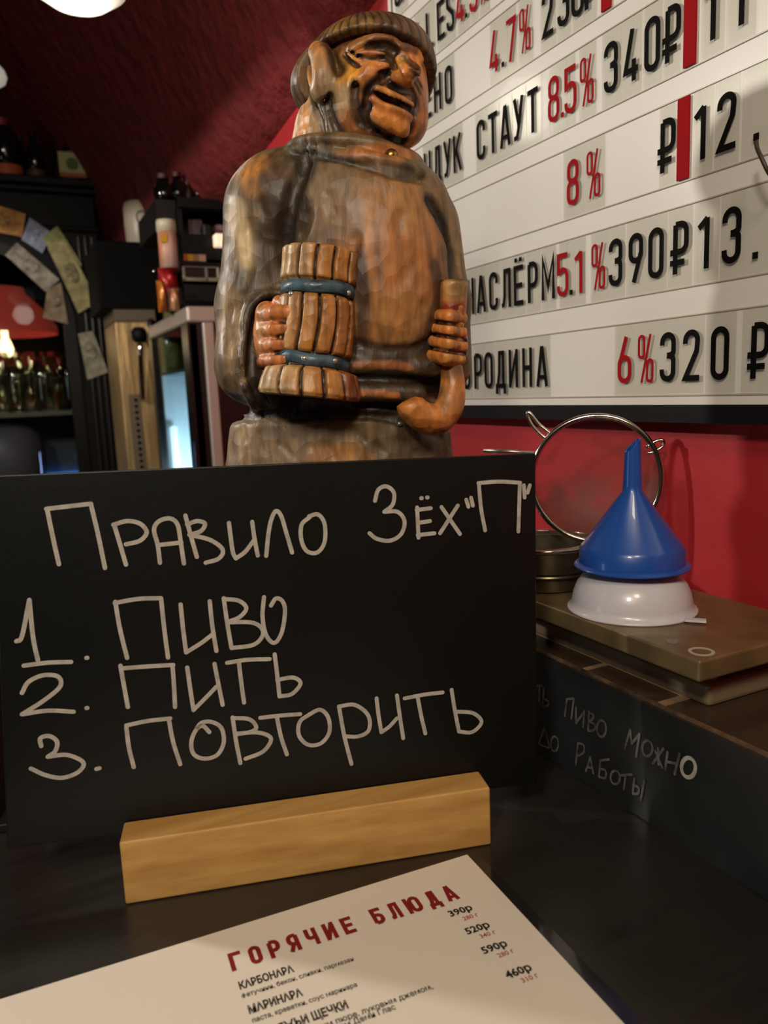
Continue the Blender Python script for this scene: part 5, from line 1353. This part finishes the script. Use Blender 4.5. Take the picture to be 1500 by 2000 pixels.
for i in range(28):
    t = 2 * math.pi * i / 28
    for rr_ in (1.0, 0.68):
        xx = -0.05 * jr + jr * 0.36 * rr_ * math.cos(t); zz = bb0[2] + jh * 0.60 + jh * 0.16 * rr_ * math.sin(t)
        yy = -math.sqrt(max(0, (jr * 1.004) ** 2 - xx * xx)); em_v.append((jc[0] + xx, YD + 0.06 + yy, zz))
for i in range(28): k = (i + 1) % 28; em_f.append((2 * i, 2 * k, 2 * k + 1, 2 * i + 1))
mk('emblem', (np.array(em_v), em_f), mat('grey_print', (112, 100, 84), 0.6), jar)

# fridge with glass side, blue-lit inside
FX0, FX1, FY0, FY1 = 0.303, 0.72, 1.37, 1.76
FT = PY(395, 598, FY0)[2]
fr = thing('glass_fridge', 'drinks fridge with a silver frame and blue-white glow inside', 'fridge', ((FX0 + FX1) / 2, (FY0 + FY1) / 2, -ZC))
silver = mat('silver_frame', (188, 176, 164), 0.38, 0.4)
fb_m = mat('fridge_black', (12, 11, 11), 0.3, coat=0.3)
inn = mat('fridge_liner', (196, 206, 214), 0.45)
mk('carcass', join(box(FX0, FX1, FY0, FY0 + 0.02, -ZC, FT - 0.03), box(FX1 - 0.02, FX1, FY0, FY1, -ZC, FT), box(FX0, FX1, FY0, FY1, -ZC, -0.75)), fb_m, fr)
mk('top', join(box(FX0 - 0.004, FX1, FY0 - 0.004, FY1, FT - 0.028, FT)), silver, fr, bevel=0.005)
mk('liner', join(box(FX0 + 0.01, FX1 - 0.02, FY1 - 0.012, FY1, -0.75, FT - 0.028), box(FX1 - 0.03, FX1 - 0.02, FY0 + 0.02, FY1, -0.75, FT - 0.028), box(FX0 + 0.01, FX1 - 0.02, FY0 + 0.02, FY1, -0.752, -0.74)), inn, fr)
t0, t1 = PY(396, 700, FY0)[0], PY(418, 700, FY0)[0]
mk('trim', box(t0 + 0.002, t1 + 0.002, FY0 - 0.01, FY0, -ZC, FT - 0.028), silver, fr, bevel=0.003)
gd = mk('door_frame', join(box(FX0 - 0.004, FX0 + 0.012, FY0, FY0 + 0.05, -ZC, FT - 0.028), box(FX0 - 0.004, FX0 + 0.012, FY1 - 0.03, FY1, -ZC, FT - 0.028)), fb_m, fr)
mk('pane', box(FX0 + 0.002, FX0 + 0.005, FY0 + 0.05, FY1 - 0.03, -0.75, FT - 0.028), glass('fridge_glass', (225, 235, 232), 0.02, 0.0, 0.15), gd)
sf = PY(345, 727, 1.7)[2]
mk('shelf', box(FX0 + 0.012, FX1 - 0.03, FY0 + 0.06, FY1 - 0.012, sf - 0.006, sf), mat('fridge_shelf', (90, 96, 92), 0.4), fr)
tb_ = PY(343, 880, FY1 - 0.03)
mk('light_tube', lathe((tb_[0], FY1 - 0.026, tb_[2] - 0.10), [(0.004, 0), (0.008, 0.004), (0.008, 0.15), (0.004, 0.154)], n=16), mat('cold_tube', (225, 240, 255), 0.4, emit=(205, 230, 255), es=2.2), fr, smooth=True)
for i, (bx_, lab_) in enumerate([(0.335, 'green glass bottle added as a greenish reflection, near the glass'), (0.41, 'green glass bottle added as a greenish reflection, deeper inside')]):  # bottles added to stand in for a greenish reflection in the glass
    tag(mk('added_green_bottle', lathe((bx_, FY1 - 0.06, sf), [(0.026, 0), (0.027, 0.07), (0.012, 0.10), (0.011, 0.125)], n=24), mat('olive_glass', (120, 118, 66), 0.25, coat=0.4), smooth=True), lab_, 'bottle', 'green bottles added in the fridge')

# shelving on the fridge with small packets
SY0, SY1 = 1.50, 1.74
sx0, sx1 = PY(352, 450, SY0)[0], 0.70
su = thing('shelf_unit', 'black shelf unit on the fridge, packed with small boxes', 'shelf', ((sx0 + sx1) / 2, (SY0 + SY1) / 2, FT))
zsv = [PY(395, y, SY0)[2] for y in (387, 458, 512, 556)]
dkm = mat('charcoal_board', (24, 21, 21), 0.6, spec=0.25)
mk('side_panel', box(sx1 - 0.012, sx1, SY0, SY1, FT, zsv[0]), dkm, su); mk('back_panel', box(sx0, sx1, SY1 - 0.01, SY1, FT, zsv[0]), mat('black_back', (14, 12, 12), 0.6), su)
for z, h in zip(zsv, (0.018, 0.045, 0.012, 0.03)): mk('shelf', box(sx0, sx1 - 0.012, SY0, SY1 - 0.01, z - h, z), dkm, su)
mk('post', box(sx0, sx0 + 0.008, SY0 + 0.01, SY0 + 0.02, FT, zsv[0]), dkm, su)
def lump(name, lab, cat, x0, x1, y0, y1, yy, c, dep=0.05, c2=None, parts=()):
    p, q = PY(x0, y0, yy), PY(x1, y1, yy)
    t = thing(name, lab, cat, ((p[0] + q[0]) / 2, yy + dep / 2, q[2]))
    mk('body', box(p[0], q[0], yy, yy + dep, q[2], p[2]), mat(name + '_%d_%d_%d' % c, c, 0.5, noise=((c2 or c), 50, (1, 1, 1))), t, bevel=0.003)
    for nm, fx0, fx1, fz0, fz1, cc in parts:
        mk(nm, box(p[0] + (q[0] - p[0]) * fx0, p[0] + (q[0] - p[0]) * fx1, yy - 0.0012, yy - 0.0002, q[2] + (p[2] - q[2]) * fz0, q[2] + (p[2] - q[2]) * fz1), mat('print_%d_%d_%d' % cc, cc, 0.5), t)
    return t
def rest(t, z):     # set the thing down on its shelf
    t.location.z = z + ZC
t = lump('label_box', 'small box with yellow, orange and white stripe on the black shelf', 'box', 357, 402, 493, 510, SY0 - 0.0, (60, 48, 40), 0.05, None, [('stripe', .02, .2, .1, .95, (176, 88, 40)), ('stripe', .2, .45, .1, .95, (206, 160, 30)), ('stripe', .45, .7, .1, .95, (160, 130, 96)), ('stripe', .7, 1, .1, .95, (214, 170, 150))]); rest(t, zsv[2])
t = lump('pink_box', 'dusky pink box on the upper black shelf', 'box', 366, 398, 410, 452, SY0 + 0.05, (104, 80, 80), 0.06, (80, 60, 62)); rest(t, zsv[1])
t = lump('pink_box', 'light pink box beside the statue sleeve on the upper black shelf', 'box', 418, 452, 418, 452, SY0 + 0.05, (186, 150, 150), 0.06, (140, 104, 108)); rest(t, zsv[1])
t = lump('dark_jar', 'small dark jar between the pink boxes', 'jar', 396, 415, 425, 452, SY0 + 0.02, (18, 18, 17), 0.03); rest(t, zsv[1])
lw_ = lump('white_cube_lamp', 'small glowing white cube lamp on the shelf beside the statue sleeve', 'lamp', 420, 442, 455, 481, SY0 - 0.024, (240, 214, 188), 0.022)
lw_.children[0].data.materials[0] = mat('cube_glow', (244, 220, 196), 0.4, emit=(250, 214, 180), es=0.9)
# silver-framed card terminal in the lowest bay
p, q = PY(356, 519, SY0 - 0.012), PY(431, 550, SY0 - 0.012)
tm = thing('framed_display', 'two-part silver-framed display on the black shelf', 'display', ((p[0] + q[0]) / 2, SY0 - 0.005, q[2]))
xm = p[0] + (q[0] - p[0]) * 0.60; fw_ = 0.005
mk('frame', join(box(p[0], q[0], SY0 - 0.012, SY0 - 0.001, p[2] - fw_ * .5, p[2]), box(p[0], q[0], SY0 - 0.012, SY0 - 0.001, q[2], q[2] + fw_ * 1.4), *[box(x, x + fw_, SY0 - 0.012, SY0 - 0.001, q[2], p[2]) for x in (p[0], xm, q[0] - fw_)]), mat('display_frame', (150, 146, 124), 0.4, 0.3), tm, bevel=0.0015)
mk('screen', box(p[0] + .002, q[0] - .002, SY0 - 0.006, SY0 - 0.002, q[2] + .002, p[2] - .002), mat('dull_screen', (26, 27, 25), 0.3), tm)
# tube, crisps bags and drinks cans left of the shelf
cy_ = SY0 - 0.03
c = PY(331, 523, cy_); ctop = PY(331, 431, cy_); cr = 0.5 * (PY(351, 480, cy_)[0] - PY(314, 480, cy_)[0])
tbm = thing('snack_tube', 'orange and white snack tube with a cream lid', 'tube', (c[0], cy_, c[2]))
hh = ctop[2] - c[2]
mk('can', lathe((c[0], cy_, c[2]), [(cr * .97, 0), (cr * .97, hh * .74)], n=28), mat('tube_print', (206, 110, 52), 0.45, noise=((214, 196, 184), 9, (3, 3, 1))), tbm, smooth=True)
mk('lid', lathe((c[0], cy_, c[2] + hh * .74), [(cr * .6, 0), (cr * 1.04, .001), (cr * 1.04, hh * .2), (cr * .98, hh * .26), (cr * .5, hh * .262)], n=28), mat('cream_lid', (206, 196, 170), 0.4), tbm, smooth=True)
mk('yellow_mark', box(c[0] - cr * .8, c[0] - cr * .2, cy_ - cr * 1.02, cy_ - cr * .7, c[2] + hh * .50, c[2] + hh * .66), mat('yellow_print', (206, 164, 20), 0.5), tbm)
def bag(lab, x0, x1, y0, y1, yy, c1, c2):
    p, q = PY(x0, y0, yy), PY(x1, y1, yy)
    vv, ff = [], []; n, m_ = 10, 12
    for s_ in (-1, 1):
        for i in range(m_ + 1):
            for j in range(n + 1):
                u, v_ = j / n, i / m_
                bul = 0.016 * math.sin(math.pi * u) ** .7 * math.sin(math.pi * v_) ** .5 if 0 < u < 1 and 0 < v_ < 1 else 0.0005
                vv.append((p[0] + (q[0] - p[0]) * u, yy + 0.018 + s_ * bul + 0.002 * math.sin(9 * u + 7 * v_) * math.sin(math.pi * u), q[2] + (p[2] - q[2]) * v_))
    k = (n + 1) * (m_ + 1)
    for s_ in (0, 1):
        for i in range(m_):
            for j in range(n):
                a_ = s_ * k + i * (n + 1) + j; ff.append((a_, a_ + 1, a_ + n + 2, a_ + n + 1))
    o = mk('snack_bag', (np.array(vv), ff), mat('foil_' + str(len(MATS)), c1, 0.3, 0.2, noise=(c2, 22, (1, 1, 1))), smooth=True)
    return tag(o, lab, 'snack bag', 'snack bags by the fridge')
bag('bright red snack bag under the orange and white tube', 311, 353, 520, 572, SY0 - 0.01, (176, 28, 26), (150, 40, 40))
bag('orange and yellow foil bag standing left on the fridge corner', 308, 330, 545, 608, SY0 - 0.05, (206, 130, 40), (130, 48, 30))
bag('orange and cream foil bag standing right on the fridge corner', 330, 356, 560, 606, SY0 - 0.05, (176, 96, 46), (214, 186, 150))
# dark bottles and a cup on the shelf unit's top
for i, (px_, pw_, yt, lab_) in enumerate([(318, 40, 350, 'dark pot at the left of the row above the shelf unit'), (345, 30, 346, 'dark bottle in the middle of the row above the shelf unit'), (386, 18, 347, 'slim dark bottle at the right of the row above the shelf unit'), (366, 16, 362, 'short brownish jar between dark bottles above the shelf unit')]):
    yy = SY0 + 0.08; cz = zsv[0]
    tp_ = PY(px_, yt, yy); r_ = pw_ / FPX * (tp_ @ Fw) / 2
    zz0 = cz if tp_[0] + r_ > sx0 else cz
    hgt_ = tp_[2] - cz
    t = thing('dark_bottle', lab_, 'bottle', (tp_[0], yy, cz), 'dark bottles above the shelf unit')
    mk('body', lathe((tp_[0], yy, cz), [(r_, 0), (r_, hgt_ * .7), (r_ * .6, hgt_ * .85), (r_ * .55, hgt_)], n=24), mat('brown_jar', (70, 52, 42), 0.4) if i == 3 else blackg, t, smooth=True)
    mk('cap', lathe((tp_[0], yy, cz + hgt_), [(r_ * .6, 0), (r_ * .6, .008)], n=20), mat('maroon_cap', (70, 30, 30), 0.4), t)
mk('top_extension', box(PY(310, 387, SY0)[0], sx0, SY0 + 0.03, SY1, zsv[0] - 0.05, zsv[0]), mat('black_back', (14, 12, 12), 0.6), su)
lamp('fridge_light', 'AREA', (FX0 + 0.10, FY1 - 0.16, -0.20), 1.7, (0.58, 0.78, 1.0), 0.10, (FX0 + 0.04, FY1, -0.14))
lamp('cabinet_light', 'POINT', (C0[0] + 0.02, YC + 0.1, 0.17), 0.35, (1.0, 0.8, 0.5), 0.02)
lamp('cabinet_blue', 'AREA', (C0[0] + 0.02, YC + 0.12, zs2 + 0.03), 4.0, (0.4, 0.65, 1.0), 0.15, (C0[0] + 0.02, YC + 0.4, zs2 + 0.06))  # blue wash added to tint the pale back board
pa = PY(155, 12, 0.93)
lamp('pendant_light_opal', 'POINT', (pa[0], pa[1], pa[2] - 0.035), 0.7, (1.0, 0.92, 0.78), 0.04)
